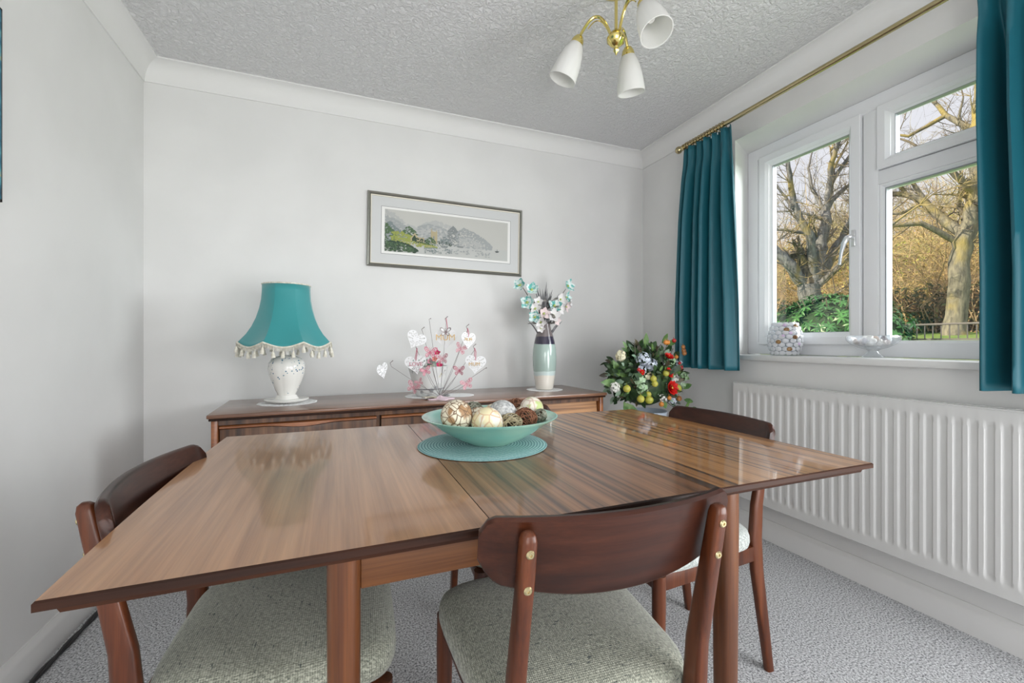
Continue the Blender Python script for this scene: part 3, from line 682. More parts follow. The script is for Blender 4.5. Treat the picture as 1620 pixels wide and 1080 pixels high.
# ------------------------------------------------------------------ woven mat and bowl of decorative balls
TZ = 0.7403
M_mat = mat('turquoise_woven_mat', (0.22, 0.44, 0.44), 0.85)
_tc = coords(M_mat); _w = nd(M_mat, 'ShaderNodeTexWave', wave_type='RINGS', rings_direction='Z'); _w.inputs['Scale'].default_value = 40; _w.inputs['Distortion'].default_value = 0.6; lk(M_mat, _tc, _w.inputs['Vector'])
basecol(M_mat, mixc(M_mat, ramp(M_mat, noise(M_mat, _tc, 220, 2), [(0.4, (0, 0, 0)), (0.6, (1, 1, 1))]), mixc(M_mat, _w.outputs['Color'], (0.09, 0.22, 0.23), (0.32, 0.54, 0.54)), mixc(M_mat, _w.outputs['Color'], (0.14, 0.30, 0.31), (0.46, 0.64, 0.64))))
b = MB(); secs = []
for r, z in ((0.0, 0), (0.173, 0), (0.176, 0.002), (0.173, 0.004), (0.12, 0.004), (0.06, 0.004), (0, 0.004)):
    secs.append([(r * math.cos(2 * pi * j / 72), r * math.sin(2 * pi * j / 72), z) for j in range(72)])
b.loft(secs, cap=False); o = b.build('placemat', M_mat); o.location = (0.362, 1.145, TZ)
tag(o, 'round turquoise woven placemat under the bowl on the table', 'placemat')
M_bowl = mat('celadon_bowl_glaze', (0.30, 0.56, 0.48), 0.22, coat=0.5, sss=0.0)
basecol(M_bowl, ramp(M_bowl, noise(M_bowl, coords(M_bowl, (6, 6, 14)), 1.0, 2), [(0.35, (0.20, 0.50, 0.43)), (0.7, (0.42, 0.68, 0.54))]))
BC = (0.385, 1.150, TZ + 0.0042)
b = MB(); pr = [(0.0, 0.0), (0.060, 0.0), (0.066, 0.003), (0.075, 0.008), (0.105, 0.022), (0.140, 0.044), (0.170, 0.0655), (0.185, 0.0735), (0.1865, 0.0755), (0.183, 0.0765), (0.166, 0.0690), (0.136, 0.0490), (0.100, 0.028), (0.070, 0.014), (0.040, 0.009), (0, 0.0085)]
b.lathe(pr, 72, cap=False); o = b.build('decorative_bowl', M_bowl, ang=60); o.location = BC
tag(o, 'wide shallow celadon green bowl holding decorative balls on the turquoise mat', 'bowl')
def bowlz(r):  # inner surface height
    P = [(0, 0.0085), (0.040, 0.009), (0.070, 0.014), (0.100, 0.028), (0.136, 0.049), (0.166, 0.069), (0.19, 0.08)]
    for (a, ha), (c, hc) in zip(P, P[1:]):
        if a <= r <= c: return ha + (hc - ha) * (r - a) / (c - a)
    return 0.08
M_cream = mottled('mosaic_cream_shell', (0.72, 0.66, 0.52), (0.34, 0.22, 0.12), 45, 0.55, 0.48, 0.60)
def crackle(name, base, line, spot, sc_v=55, spots=0.5):
    m = mat(name, base, 0.55); v = coords(m); vo = nd(m, 'ShaderNodeTexVoronoi', feature='DISTANCE_TO_EDGE'); vo.inputs['Scale'].default_value = sc_v; lk(m, v, vo.inputs['Vector'])
    c2 = ramp(m, noise(m, v, 30, 2), [(0.46, base), (0.54, spot)])
    basecol(m, mixc(m, ramp(m, vo.outputs['Distance'], [(0.03, (1, 1, 1)), (0.08, (0, 0, 0))]), c2, line)); return m
M_b1 = crackle('brown_cream_decoupage', (0.74, 0.68, 0.54), (0.16, 0.09, 0.045), (0.34, 0.20, 0.10), 60)
M_b2 = crackle('yellow_cream_decoupage', (0.74, 0.66, 0.42), (0.62, 0.42, 0.26), (0.76, 0.72, 0.62), 42)
M_b3 = mottled('silver_thread', (0.28, 0.29, 0.29), (0.62, 0.63, 0.62), 130, 0.6, bs=0.5)
M_b4 = mottled('pink_grey_fabric', (0.38, 0.30, 0.27), (0.55, 0.46, 0.42), 60, 0.8, bs=0.3)
M_b5 = crackle('floral_cream', (0.74, 0.70, 0.60), (0.55, 0.42, 0.34), (0.42, 0.50, 0.20), 34)
M_tw1 = mottled('pale_twig', (0.22, 0.18, 0.10), (0.46, 0.40, 0.26), 60, 0.8); M_tw2 = mottled('red_brown_twig', (0.13, 0.05, 0.025), (0.30, 0.13, 0.07), 60, 0.8); M_tw3 = mottled('grey_green_twig', (0.13, 0.14, 0.10), (0.42, 0.42, 0.34), 60, 0.8)
def solid_ball(r, m, label, x, y, z, seam=False):
    b = MB(); b.ball((0, 0, 0), r, 28, 18); o = b.build('decorative_ball', m); o.location = (x, y, z)
    tag(o, label, 'ball', 'decorative balls in the bowl'); return o
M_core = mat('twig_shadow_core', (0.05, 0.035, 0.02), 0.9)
def twig_ball(r, m, label, x, y, z, seed, n=24):
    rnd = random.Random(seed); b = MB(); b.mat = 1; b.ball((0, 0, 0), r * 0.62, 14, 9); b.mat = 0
    for k in range(n):
        ax = Vector((rnd.gauss(0, 1), rnd.gauss(0, 1), rnd.gauss(0, 1))).normalized(); e1 = ax.orthogonal().normalized(); e2 = ax.cross(e1); off = rnd.uniform(-0.5, 0.5) * r; a0 = rnd.uniform(0, 6.28)
        rr = math.sqrt(r * r - off * off) * rnd.uniform(0.90, 1.02); N = 22
        pts = [ax * off + (e1 * math.cos(2 * pi * i / N + a0) + e2 * math.sin(2 * pi * i / N + a0)) * rr * (1 + 0.04 * math.sin(3 * i + k)) for i in range(N)]
        b.tube(pts, r * 0.042, 5, closed=True)
    o = b.build('twig_ball', [m, M_core]); o.location = (x, y, z); tag(o, label, 'ball', 'decorative balls in the bowl'); return o
def at(px, py, Y):  # helper numbers were measured beforehand; here: world x,z for a viewing ray at depth plane Y
    u = (px - 810) / 690; v = (py - 542) / 690; c, s = math.cos(math.atan(270 / 690)), math.sin(math.atan(270 / 690))
    r = (u * c + s, c - u * s, -v); k = Y / r[1]; return r[0] * k, Y, 1.02 + r[2] * k
balls = [('s', .041, M_b1, 'cream ball with brown mosaic pattern at the left of the bowl', -.108, -.050, 0),
         ('s', .041, M_b2, 'yellow and cream flowered ball at the front of the bowl', -.035, -.080, 0),
         ('s', .042, M_b3, 'large silver grey ball in the middle of the bowl', .034, -.005, .022),
         ('t', .033, M_tw1, 'pale straw twig ball in front of the silver ball', .030, -.078, 0),
         ('t', .032, M_tw2, 'dark reddish brown rattan ball, front right in the bowl', .085, -.050, 0),
         ('s', .033, M_b4, 'pinkish brown fabric ball behind the brown mosaic ball', -.075, .030, 0),
         ('t', .033, M_tw3, 'grey green twig ball at the back left of the bowl', -.020, .100, 0),
         ('s', .034, M_b1, 'small cream ball with brown pattern just left of the silver ball', -.030, .010, .020),
         ('s', .030, M_b2, 'small cream ball peeping over behind the silver ball', .040, .085, .004),
         ('t', .033, M_tw2, 'brown twig ball right behind the silver ball', .100, .060, 0),
         ('s', .034, M_b5, 'cream floral ball with green leaf pattern at the right', .128, .005, 0),
         ('s', .026, M_b1, 'small beige ball between the rattan ball and the floral ball', .095, .000, .012),
         ('t', .018, M_tw3, 'tiny brown cone-like twig ball at the far right of the bowl', .132, -.048, 0)]
def rest_z(rad_, R_):
    best = 0
    for q in range(-20, 21):
        o_ = rad_ * q / 20.0; best = max(best, bowlz(min(.19, abs(R_ + o_))) + math.sqrt(max(0, rad_ * rad_ - o_ * o_)))
    return best
balls = [(ty, r, m, lab, BC[0] - .012 + x, BC[1] + y, BC[2] + rest_z(r, math.hypot(x, y)) + dz + .0005) for ty, r, m, lab, x, y, dz in balls]
for k, (ty, r, m, lab, x, y, z) in enumerate(balls):
    (solid_ball(r, m, lab, x + .012, y, z) if ty == 's' else twig_ball(r, m, lab, x + .012, y, z, k))

# ------------------------------------------------------------------ doilies
M_lace2 = mat('cotton_lace', (0.84, 0.84, 0.84), 0.9)
SBZ = 0.7383
def doily(x, y, r, label, seed=1, z=SBZ, M=M_lace2, sx=1.0, group='lace doilies on the sideboard', rz=0):
    b = MB(); n = 96; radii = [0, .18, .34, .46, .56, .66, .76, .84, .92, 1.0]; th = 0.0011
    def pt(i, j):
        a = 2 * pi * j / n; q = radii[i] * r * (1 + (0.035 * abs(math.sin(6 * a)) * (radii[i] ** 3)) - 0.03 * radii[i] ** 3)
        return (q * math.cos(a) * sx, q * math.sin(a), 0)
    vs = []; fs = []
    for i in range(len(radii)):
        for j in range(n): vs.append(pt(i, j))
    for i in range(len(radii) - 1):
        for j in range(n):
            if i in (2, 5, 7) and j % 3 == 1: continue
            if i == 4 and j % 4 == 2: continue
            a = i * n + j; c = i * n + (j + 1) % n; fs.append((a, c, c + n, a + n))
    b.add(vs, fs); o = b.build('doily', M); solidify(o, th, 1); o.location = (x, y, z + 0.0012); o.rotation_euler = (0, 0, rz)
    tag(o, label, 'doily', group); return o

# ------------------------------------------------------------------ table lamp
LX, LY = -0.240, 2.305
doily(LX + 0.005, LY - 0.005, 0.128, 'white lace doily with dark edge under the table lamp')
def lamp():
    t = thing('table_lamp', 'table lamp with teal scalloped tasselled shade and sprigged white ceramic base', 'lamp', (LX, LY, SBZ + 0.0025))
    b = MB(); b.lathe([(0.0, 0.0), (0.062, 0.0), (0.085, 0.006), (0.092, 0.014), (0.089, 0.017), (0.066, 0.013), (0.050, 0.016), (0.044, 0.026), (0.040, 0.034)], 64, mod=lambda a, z: 1 + 0.05 * math.cos(4 * a) * (1 if z > 0.004 else 0)); b.build('foot', M_cer, t)
    def md(a, z): return 1 - 0.045 * abs(math.sin(3 * a + 0.5)) ** 0.6 * 0 - 0.05 * (1 - abs(math.cos(3 * a + 0.6)) ** 0.5)
    b = MB(); b.lathe([(0.038, 0.030), (0.040, 0.040), (0.050, 0.060), (0.064, 0.095), (0.075, 0.130), (0.080, 0.160), (0.077, 0.185), (0.064, 0.205), (0.045, 0.215), (0.030, 0.219), (0.022, 0.222)], 72, mod=md); b.build('lamp_base', M_cerfl, t, ang=50)
    b = MB(); b.tube([(0, 0, 0.22), (0, 0, 0.30)], 0.012, 12); b.tube([(0, 0, 0.24), (0, 0, 0.285)], 0.018, 14); b.build('lamp_holder', M_cer, t)
    # shade, eight bell-shaped panels
    zt, N = 0.548, 96
    R_ = [(0.104, 0), (0.1045, 0.03), (0.108, 0.07), (0.116, 0.11), (0.130, 0.155), (0.148, 0.195), (0.170, 0.230), (0.192, 0.255), (0.204, 0.268)]
    secs = []
    for k, (r, d) in enumerate(R_):
        sec = []
        for j in range(N):
            a = 2 * pi * j / N + 0.43; q = (j % 12) / 12; pf = 1 - 0.050 * math.sin(pi * q) * (0.5 + 0.5 * d / 0.27)
            sag = -0.022 * math.sin(pi * q) * (d / 0.268) ** 3
            sec.append((r * pf * math.cos(a), r * pf * math.sin(a), zt - d + sag))
        secs.append(sec)
    b = MB(); b.loft(secs, cap=False); o = b.build('lamp_shade', M_shade, t, ang=14); solidify(o, 0.0015, 0)
    b = MB(); b.tube([(p[0], p[1], p[2] + 0.002) for p in secs[0]], 0.0035, 6, closed=True)
    b.tube([(p[0] * 1.006, p[1] * 1.006, p[2] + 0.001) for p in secs[-1]], 0.0042, 6, closed=True); b.build('braid_trim', M_fringe, o)
    b = MB(); rim = secs[-1]; rnd = random.Random(4)
    for j in range(N):
        for s in (0, 0.33, 0.66):
            p = Vector(rim[j]).lerp(Vector(rim[(j + 1) % N]), s); L = 0.017 + rnd.uniform(-0.001, 0.001)
            b.tube([p, p + Vector((0, 0, -L))], 0.0011, 4)
        if j % 3 == 0:
            p = Vector(rim[j]); a = math.atan2(p.y, p.x); L = 0.022 + rnd.uniform(-0.003, 0.005); q = p + Vector((math.cos(a) * 0.003, math.sin(a) * 0.003, -L))
            b.tube([p + Vector((0, 0, -0.012)), q], 0.0018, 4); b.ball(q, 0.0048, 8, 6)
            b.tube([q, q + Vector((rnd.uniform(-.002, .002), 0, -0.010)), q + Vector((rnd.uniform(-.003, .003), 0, -0.024))], [0.004, 0.0075, 0.0085], 8)
    b.build('tassel_fringe', M_fringe, o)
    b = MB()
    for k in range(3):
        a = 2 * pi * k / 3; b.tube([(0.012 * math.cos(a), 0.012 * math.sin(a), 0.295), (0.100 * math.cos(a), 0.100 * math.sin(a), 0.546)], 0.0015, 5)
    b.build('shade_carrier', M_brass, o)
lamp()

# ------------------------------------------------------------------ vase with orchids
VX, VY = 1.138, 2.372
doily(VX, VY, 0.110, 'small white lace doily under the tall banded vase')
pr = [(0.0, 0.0), (0.048, 0.0), (0.053, 0.004), (0.058, 0.045), (0.0655, 0.095), (0.0705, 0.145), (0.072, 0.190), (0.069, 0.240), (0.061, 0.285), (0.051, 0.325), (0.0415, 0.355), (0.036, 0.378), (0.0345, 0.393), (0.031, 0.393), (0.032, 0.372), (0.038, 0.34), (0.050, 0.28)]
M_vz = mat('banded_vase_glaze', (0.5, 0.5, 0.5), 0.16, coat=0.4)
_tc = nd(M_vz, 'ShaderNodeTexCoord'); _sx = nd(M_vz, 'ShaderNodeSeparateXYZ'); lk(M_vz, _tc.outputs['Object'], _sx.inputs[0]); _mu = nd(M_vz, 'ShaderNodeMath', operation='MULTIPLY_ADD'); _nz = noise(M_vz, _tc.outputs['Object'], 14, 2)
_mu.inputs[1].default_value = 0.02; lk(M_vz, _nz, _mu.inputs[0]); lk(M_vz, _sx.outputs['Z'], _mu.inputs[2]); _dv = nd(M_vz, 'ShaderNodeMath', operation='DIVIDE'); _dv.inputs[1].default_value = 0.42; lk(M_vz, _mu.outputs[0], _dv.inputs[0])
_rc = nd(M_vz, 'ShaderNodeValToRGB'); _rc.color_ramp.interpolation = 'CONSTANT'
while len(_rc.color_ramp.elements) < 5: _rc.color_ramp.elements.new(0.5)
for e_, (p_, c_) in zip(_rc.color_ramp.elements, ((0, (0.72, 0.68, 0.61)), (0.225, (0.56, 0.66, 0.64)), (0.285, (0.36, 0.46, 0.42)), (0.665, (0.035, 0.030, 0.055)), (0.775, (0.17, 0.145, 0.145)))): e_.position = p_; e_.color = (*c_, 1)
lk(M_vz, _dv.outputs[0], _rc.inputs[0]); basecol(M_vz, _rc.outputs[0])
b = MB(); b.lathe(pr, 48, cap=False); o = b.build('flower_vase', M_vz, ang=60); o.location = (VX, VY, SBZ + 0.0025)
tag(o, 'tall ceramic vase banded cream, sage and dark purple on the sideboard', 'vase')
M_orW = mat('white_silk_petal', (0.74, 0.72, 0.72), 0.7); M_orT = mottled('aqua_silk_petal', (0.10, 0.40, 0.37), (0.70, 0.77, 0.76), 55, 0.7, 0.42, 0.56); M_orC = mat('lime_flower_centre', (0.42, 0.50, 0.15), 0.7); M_stem = mat('dark_flower_stem', (0.09, 0.08, 0.06), 0.7)
M_grass = mottled('charcoal_grass_blade', (0.09, 0.09, 0.095), (0.30, 0.30, 0.31), 30, 0.7); M_orP = mat('pink_tinged_petal', (0.72, 0.60, 0.60), 0.7)
def orchid(parent, p, d, s, m, rnd):
    d = Vector(d).normalized(); e1 = d.orthogonal().normalized(); e2 = d.cross(e1); b = MB()
    for k in range(5):
        a = 2 * pi * k / 5 + rnd.uniform(-.15, .15); q = (e1 * math.cos(a) + e2 * math.sin(a)); b.mat = 0
        b.leaf(p, q + d * 0.35, s, s * 0.72, nrm=d, fold=0.15, curl=-0.25)
    b.mat = 1; b.ball(tuple(Vector(p) + d * s * 0.10), s * 0.16, 8, 6); b.mat = 1; b.leaf(p, d + e1 * 0.4, s * 0.5, s * 0.3, nrm=e2)
    b.build('flower', [m, M_orC], parent)
def spray(label, pts, flowers, seed):
    rnd = random.Random(seed); t = thing('orchid_spray', label, 'flower', (VX, VY, SBZ + 0.0025), 0, 'silk orchid sprays in the banded vase')
    b = MB(); b.tube(pts, [0.0028] * (len(pts) - 1) + [0.0015], 6); b.build('stem', M_stem, t)
    for p, d, s, m in flowers: orchid(t, p, d, s * 1.15, m, rnd)
F = lambda *a: a
cd = (-0.45, -0.85, 0.1)
spray('spray of aqua and white silk orchids leaning left out of the banded vase', [(0, 0, 0.25), (-0.02, -0.01, 0.40), (-0.055, -0.015, 0.50), (-0.12, -0.02, 0.56), (-0.155, -0.02, 0.61)],
      [F((-0.165, -0.02, 0.615), (-.7, -.7, .1), .040, M_orT), F((-0.095, -0.025, 0.590), (-.2, -.9, .3), .042, M_orT), F((-0.125, -0.03, 0.515), (-.5, -.9, 0), .045, M_orT), F((-0.075, -0.03, 0.480), (-.3, -.9, 0), .036, M_orW), F((-0.080, -0.04, 0.430), (-.5, -.8, 0), .040, M_orT), F((-0.045, -0.045, 0.40), (-.4, -.9, -.2), .036, M_orW), F((-0.045, -0.045, 0.365), (-.4, -.9, -.3), .026, M_orW), F((-0.03, -0.05, 0.45), (0, -1, .1), .038, M_orP), F((-0.055, -0.03, 0.52), (-.3, -.9, .3), .030, M_orW)], 1)
spray('spray of aqua and white silk orchids arching right out of the banded vase', [(0, 0, 0.25), (0.02, 0.0, 0.40), (0.05, 0.0, 0.48), (0.10, 0.0, 0.55), (0.145, 0.0, 0.61)],
      [F((0.150, -0.01, 0.625), (.3, -.9, .2), .044, M_orT), F((0.135, -0.015, 0.555), (.6, -.8, .1), .040, M_orT), F((0.095, -0.02, 0.540), (.2, -.9, .2), .036, M_orW), F((0.050, -0.03, 0.500), (-.2, -.9, .2), .046, M_orT), F((0.130, -0.02, 0.500), (.6, -.7, -.2), .036, M_orP), F((0.085, -0.03, 0.480), (.4, -.9, 0), .034, M_orW), F((0.035, -0.045, 0.440), (-.1, -1, .1), .044, M_orW), F((0.055, -0.04, 0.410), (.4, -.9, -.2), .030, M_orP), F((0.160, -0.01, 0.525), (.8, -.6, 0), .030, M_orW)], 2)
t = thing('grass_tuft', 'spiky tuft of charcoal artificial grass in the middle of the vase', 'plant', (VX, VY, SBZ + 0.0025)); b = MB(); rnd = random.Random(9)
for k in range(52):
    a = rnd.uniform(0, 2 * pi); sp = rnd.uniform(0.01, 0.12); h = rnd.uniform(0.46, 0.655) - sp * 0.6
    p0 = Vector((rnd.uniform(-.012, .012), rnd.uniform(-.012, .012), 0.30)); p3 = Vector((sp * math.cos(a), sp * math.sin(a) * 0.6, h)); pm = Vector((sp * .35 * math.cos(a), sp * .35 * math.sin(a) * .6, h * .8))
    b.tube([p0, p0.lerp(pm, .6), pm, pm.lerp(p3, .5) + Vector((0, 0, .008)), p3], [0.0025, 0.0042, 0.0055, 0.004, 0.0005], 4)
b.build('grass_blades', M_grass, t)
b = MB()
for k in range(120):
    a = rnd.uniform(0, 2 * pi); z = rnd.uniform(0.385, 0.53); r = rnd.uniform(0.01, 0.065); b.leaf((r * math.cos(a), r * math.sin(a) * .8, z), (math.cos(a), math.sin(a), rnd.uniform(-.4, .8)), .044, .018)
b.build('foliage', mottled('grey_silk_leaf', (0.16, 0.16, 0.15), (0.52, 0.50, 0.48), 40, 0.8), t)

# ------------------------------------------------------------------ hearts and butterflies centrepiece
HX, HY = 0.462, 2.170
doily(0.425, 2.315, 0.118, 'lace doily under the patterned ceramic planter')
doily(0.585, 2.290, 0.085, 'lace doily tucked behind the heart centrepiece, right of the planter', rz=0.3)
M_pap = mat('white_filigree_card', (0.78, 0.78, 0.79), 0.7); M_pink = mottled('pink_glitter_card', (0.50, 0.20, 0.24), (0.66, 0.38, 0.42), 120, 0.7); M_ppk = mat('pink_ribbon', (0.50, 0.16, 0.22), 0.6); M_pale = mat('pale_pink_base', (0.74, 0.58, 0.64), 0.7); M_wire = mat('dark_wire', (0.22, 0.19, 0.19), 0.5, 0.5); M_gold = mat('gold_letters', (0.50, 0.34, 0.14), 0.4, 0.3); M_flower_cream = mat('cream_felt', (0.74, 0.68, 0.56), 0.9)
def heart_pts(n, k=1.0):
    out = []
    for i in range(n):
        a = 2 * pi * i / n; out.append((k * 16 * math.sin(a) ** 3 / 17, k * (13 * math.cos(a) - 5 * math.cos(2 * a) - 2 * math.cos(3 * a) - math.cos(4 * a)) / 17))
    return out
def heart(s, mirror=1):
    b = MB(); n = 48; th = 0.0012
    ks = [1.0, .90, .76, .62, .48, .34, .20]
    vs = []; fs = []
    for k in ks: vs += [(x * s, 0, (z + 0.08) * s) for x, z in heart_pts(n, k)]
    for i in range(len(ks) - 1):
        for j in range(n):
            if i in (1, 3) and j % 3 == 0: continue
            if i == 2 and j % 4 in (1,): continue
            if i == 4 and j % 4 in (0, 1): continue
            a = i * n + j; c = i * n + (j + 1) % n; fs.append((a, c, c + n, a + n))
    b.add(vs, fs); b.add(vs[-n:], [list(range(n))]); return b
def butterfly(s):
    b = MB(); 
    for sx in (-1, 1):
        up = [(0, .1), (.25, .55), (.62, .85), (.98, .80), (1.0, .45), (.70, .12), (.30, -.02), (0, -.05)]
        lo = [(0, .0), (.35, -.05), (.68, -.12), (.74, -.45), (.52, -.72), (.24, -.55), (0, -.12)]
        for w_ in (up, lo):
            o = [(sx * x * s, -abs(x) * 0.30 * s, z * s) for x, z in w_]; cx = sum(p[0] for p in o) / len(o); cy = sum(p[1] for p in o) / len(o); cz = sum(p[2] for p in o) / len(o)
            inn = [(cx + (p[0] - cx) * .66, cy + (p[1] - cy) * .66, cz + (p[2] - cz) * .66) for p in o]; n = len(o)
            b.mat = 0; b.add(o + inn, [(i, (i + 1) % n, n + (i + 1) % n, n + i) for i in range(n)])
            in2 = [(cx + (p[0] - cx) * .50, cy + (p[1] - cy) * .5, cz + (p[2] - cz) * .5) for p in o]; b.mat = 1; b.add(in2, [list(range(n))])
            b.mat = 0; b.tube([o[0], (cx, cy, cz)], .02 * s, 4)
    b.mat = 0; b.tube([(0, 0, .35 * s), (0, 0, -.45 * s)], [.05 * s, .03 * s], 6)
    for sx in (-1, 1): b.tube([(0, 0, .35 * s), (sx * .2 * s, 0, .8 * s)], .018 * s, 4)
    return b
def place(o, p, rx=0, ry=0, rz=0): o.location = p; o.rotation_euler = (rx, ry, rz); return o
def text(s, size, m, parent, p, rz=0, ry=0, ext=0.0006):
    c = bpy.data.curves.new('lettering', 'FONT'); c.body = s; c.size = size; c.extrude = ext; c.align_x = 'CENTER'; c.align_y = 'CENTER'; c.materials.append(m)
    tmp = bpy.data.objects.new('tmp_text', c); me = bpy.data.meshes.new_from_object(tmp); bpy.data.objects.remove(tmp); o = bpy.data.objects.new('lettering', me); col.objects.link(o); o.parent = parent; o.location = p; o.rotation_euler = (R(90), ry, rz); return o
def centrepiece():
    t = thing('wire_centrepiece', 'fan of wires with white filigree hearts, pink butterflies and gold MUM letters', 'ornament', (HX, HY, SBZ + 0.0003), R(-12))
    b = MB()
    b.lathe([(0.0, 0), (0.062, 0), (0.060, 0.004), (0.02, 0.008), (0.0, 0.02)], 36, mod=lambda a, z: 1 + 0.18 * math.cos(5 * a), cap=False); b.build('base_disc', M_pale, t)
    b = MB()
    for k in range(6):
        a = pi * (0.75 + k * 0.1) + k; b.leaf((-0.045, 0.0, 0.006), (math.cos(k * 1.05), math.sin(k * 1.05), 0.06), .052, .030, nrm=(0, 0, 1), curl=0.02)
    b.build('felt_flower', M_flower_cream, t)
    # px/py offsets in metres relative to the knot at the base: (x, z), y small
    wires = [(-0.085, 0.33, 'h', .052, 20), (0.030, 0.385, 'm', 0, 0), (0.135, 0.345, 'h2', .050, 0), (0.172, 0.245, 'h3', .056, 5), (-0.115, 0.245, 'h4', .056, -8), (-0.235, 0.165, 'h5', .046, 0), (0.225, 0.150, 'x', 0, 0), (-0.055, 0.40, 'x', 0, 0)]
    for k, (x, z, kind, s, tl) in enumerate(wires):
        y = 0.02 * math.sin(k * 2.1) - 0.005
        b = MB(); b.tube([(0, 0, 0.012), (x * 0.5, y * .5, z * 0.5), (x, y, z)] + ([(x - 0.006, y, z + 0.018), (x + 0.008, y, z + 0.03)] if kind != 'x' else [(x + .01, y, z + .004)]), [0.0012, 0.0010, 0.0010] + ([0.0018, 0.0022] if kind != 'x' else [0.003]), 5)
        b.build('wire', M_wire, t)
        if kind.startswith('h'):
            hb = heart(s).build('filigree_heart', M_pap, t, smooth=False); solidify(hb, 0.0012, 0)
            dx = {'h': -0.035, 'h2': 0.004, 'h3': 0.004, 'h4': -0.004, 'h5': -0.040}[kind]; dz = {'h': -0.035, 'h2': -0.052, 'h3': -0.072, 'h4': -0.072, 'h5': -0.02}[kind]
            rz = {'h5': 62, 'h2': 38, 'h': 5}.get(kind, 0)
            place(hb, (x + dx, y - 0.012, z + dz), 0, R({'h': 28, 'h5': -15, 'h2': 5}.get(kind, tl)), R(rz))
            if kind != 'h5' and kind != 'h':
                b = MB(); b.tube([(x, y, z + 0.010), (x + dx * .5 + .004, y - .012, z - 0.01), (x + dx, y - 0.012, z + dz + s * .35)], 0.0022, 5); b.tube([(x, y, z + 0.010), (x + dx - .006, y - .010, z + dz + s * .40)], 0.0018, 5); b.build('ribbon', M_ppk, t)
            if kind == 'h2': text('MUM', .022, M_gold, t, (x + dx, y - 0.0155, z + dz + .004), R(38))
            if kind == 'h3': text('MUM', .026, M_gold, t, (x + dx - .006, y - 0.0155, z + dz), 0)
            if kind == 'h4': text('LOVE', .027, M_ppk, t, (x + dx, y - 0.0155, z + dz + .002), 0)
        if kind == 'm':
            b = MB(); b.tube([(x, y, z + .02), (x + .006, y - .006, z - .03), (x - .002, y - .008, z - .062)], 0.0022, 5); b.build('ribbon', M_ppk, t)
            text('MUM', .044, M_gold, t, (x - .004, y - .010, z - .078), 0)
            place(butterfly(.028).build('butterfly', [M_wire, M_pap], t, smooth=False), (x - .004, y - .010, z - .050))
            hb = heart(.060).build('filigree_heart', M_pap, t, smooth=False); solidify(hb, 0.001, 0); place(hb, (x, y + .012, z - .085))
    bf = [(-0.050, 0.232, .034, 5), (0.012, 0.200, .032, -5), (0.100, 0.250, .033, 20), (0.095, 0.140, .030, 0), (0.130, 0.072, .034, -15), (-0.130, 0.060, .034, 25), (-0.072, 0.140, .028, -20), (-0.100, 0.085, .022, -30)]
    for k, (x, z, s, ro) in enumerate(bf):
        y = -0.012 - 0.004 * (k % 3)
        place(butterfly(s).build('butterfly', [M_ppk if k % 3 == 0 else M_pink, M_pink], t, smooth=False), (x, y, z), 0, R(ro), R((-1) ** k * 20))
        b = MB(); b.tube([(0, 0, .012), (x * .6, y * .5, z * .55), (x, y + .003, z)], 0.0009, 5); b.build('wire', M_wire, t)
centrepiece()
# ceramic planter with soap flowers
def planter():
    t = thing('ceramic_planter', 'white patterned ceramic planter behind the heart centrepiece', 'planter', (0.430, 2.318, SBZ + 0.0025)); t.scale = (1.2, 1.2, 1.3)
    m = mat('patterned_planter', (0.70, 0.71, 0.70), 0.25, coat=0.3); v = coords(m); vo = nd(m, 'ShaderNodeTexVoronoi'); vo.inputs['Scale'].default_value = 38; lk(m, v, vo.inputs['Vector'])
    basecol(m, mixc(m, ramp(m, noise(m, coords(m, (9, 9, 12)), 1, 3), [(0.52, (0, 0, 0)), (0.56, (0.8, 0.8, 0.8))]), (0.72, 0.73, 0.72), ramp(m, vo.outputs['Distance'], [(0.3, (0.22, 0.24, 0.25)), (0.5, (0.6, 0.62, 0.6))])))
    b = MB(); b.lathe([(0.0, 0), (0.048, 0), (0.056, 0.006), (0.066, 0.035), (0.076, 0.075), (0.086, 0.120), (0.083, 0.121), (0.072, 0.080), (0.060, 0.05), (0, 0.05)], 40, cap=False, mod=lambda a, z: 1 + (0.03 * math.cos(10 * a) if z > .1 else 0)); b.build('pot', m, t)
    b = MB(); b.torus((0, 0, 0.030), 0.0655, 0.0022, 40, 6); b.build('band', M_grass, t)
planter()
def soap_flowers():
    t = thing('posy', 'small posy of pink, red and cream flowers in the ceramic planter', 'flowers', (0.430, 2.318, SBZ + 0.069)); t.scale = (1.2, 1.2, 1.1); rnd = random.Random(21)
    ms = [mat('posy_hot_pink', (0.60, 0.03, 0.14), .7), mat('posy_coral', (0.70, 0.22, 0.20), .7), mat('posy_pink', (0.68, 0.30, 0.40), .7), M_orW, mat('posy_cream', (0.72, 0.68, 0.52), .7)]
    for x, y, z, s, k in ((.035, -.02, .145, .018, 0), (.020, -.035, .115, .016, 1), (.000, -.03, .105, .018, 2), (.038, -.045, .088, .020, 0), (.022, -.050, .062, .026, 3), (.045, -.05, .060, .022, 3), (.010, -.045, .075, .020, 4), (-.025, -.03, .095, .022, 3), (.03, -.06, .045, .02, 4), (-.045, -.01, .080, .024, 3)):
        orchid(t, (x, y, z), (rnd.uniform(-.3, .3), -1, rnd.uniform(0, .5)), s, ms[k], rnd)
    b = MB()
    for k in range(40): a = rnd.uniform(0, 6.3); r = rnd.uniform(.0, .062); b.leaf((r * math.cos(a), r * math.sin(a), rnd.uniform(.05, .09)), (math.cos(a) * .4, math.sin(a) * .4, 1), .03, .014)
    b.build('foliage', mottled('posy_leaf', (0.45, 0.50, 0.46), (0.20, 0.36, 0.28), 40, .8), t)
    b = MB(); b.tube([(0, 0, 0.002), (0, 0, .07)], [.045, .055], 20); b.build('foam_block', M_flower_cream, t)
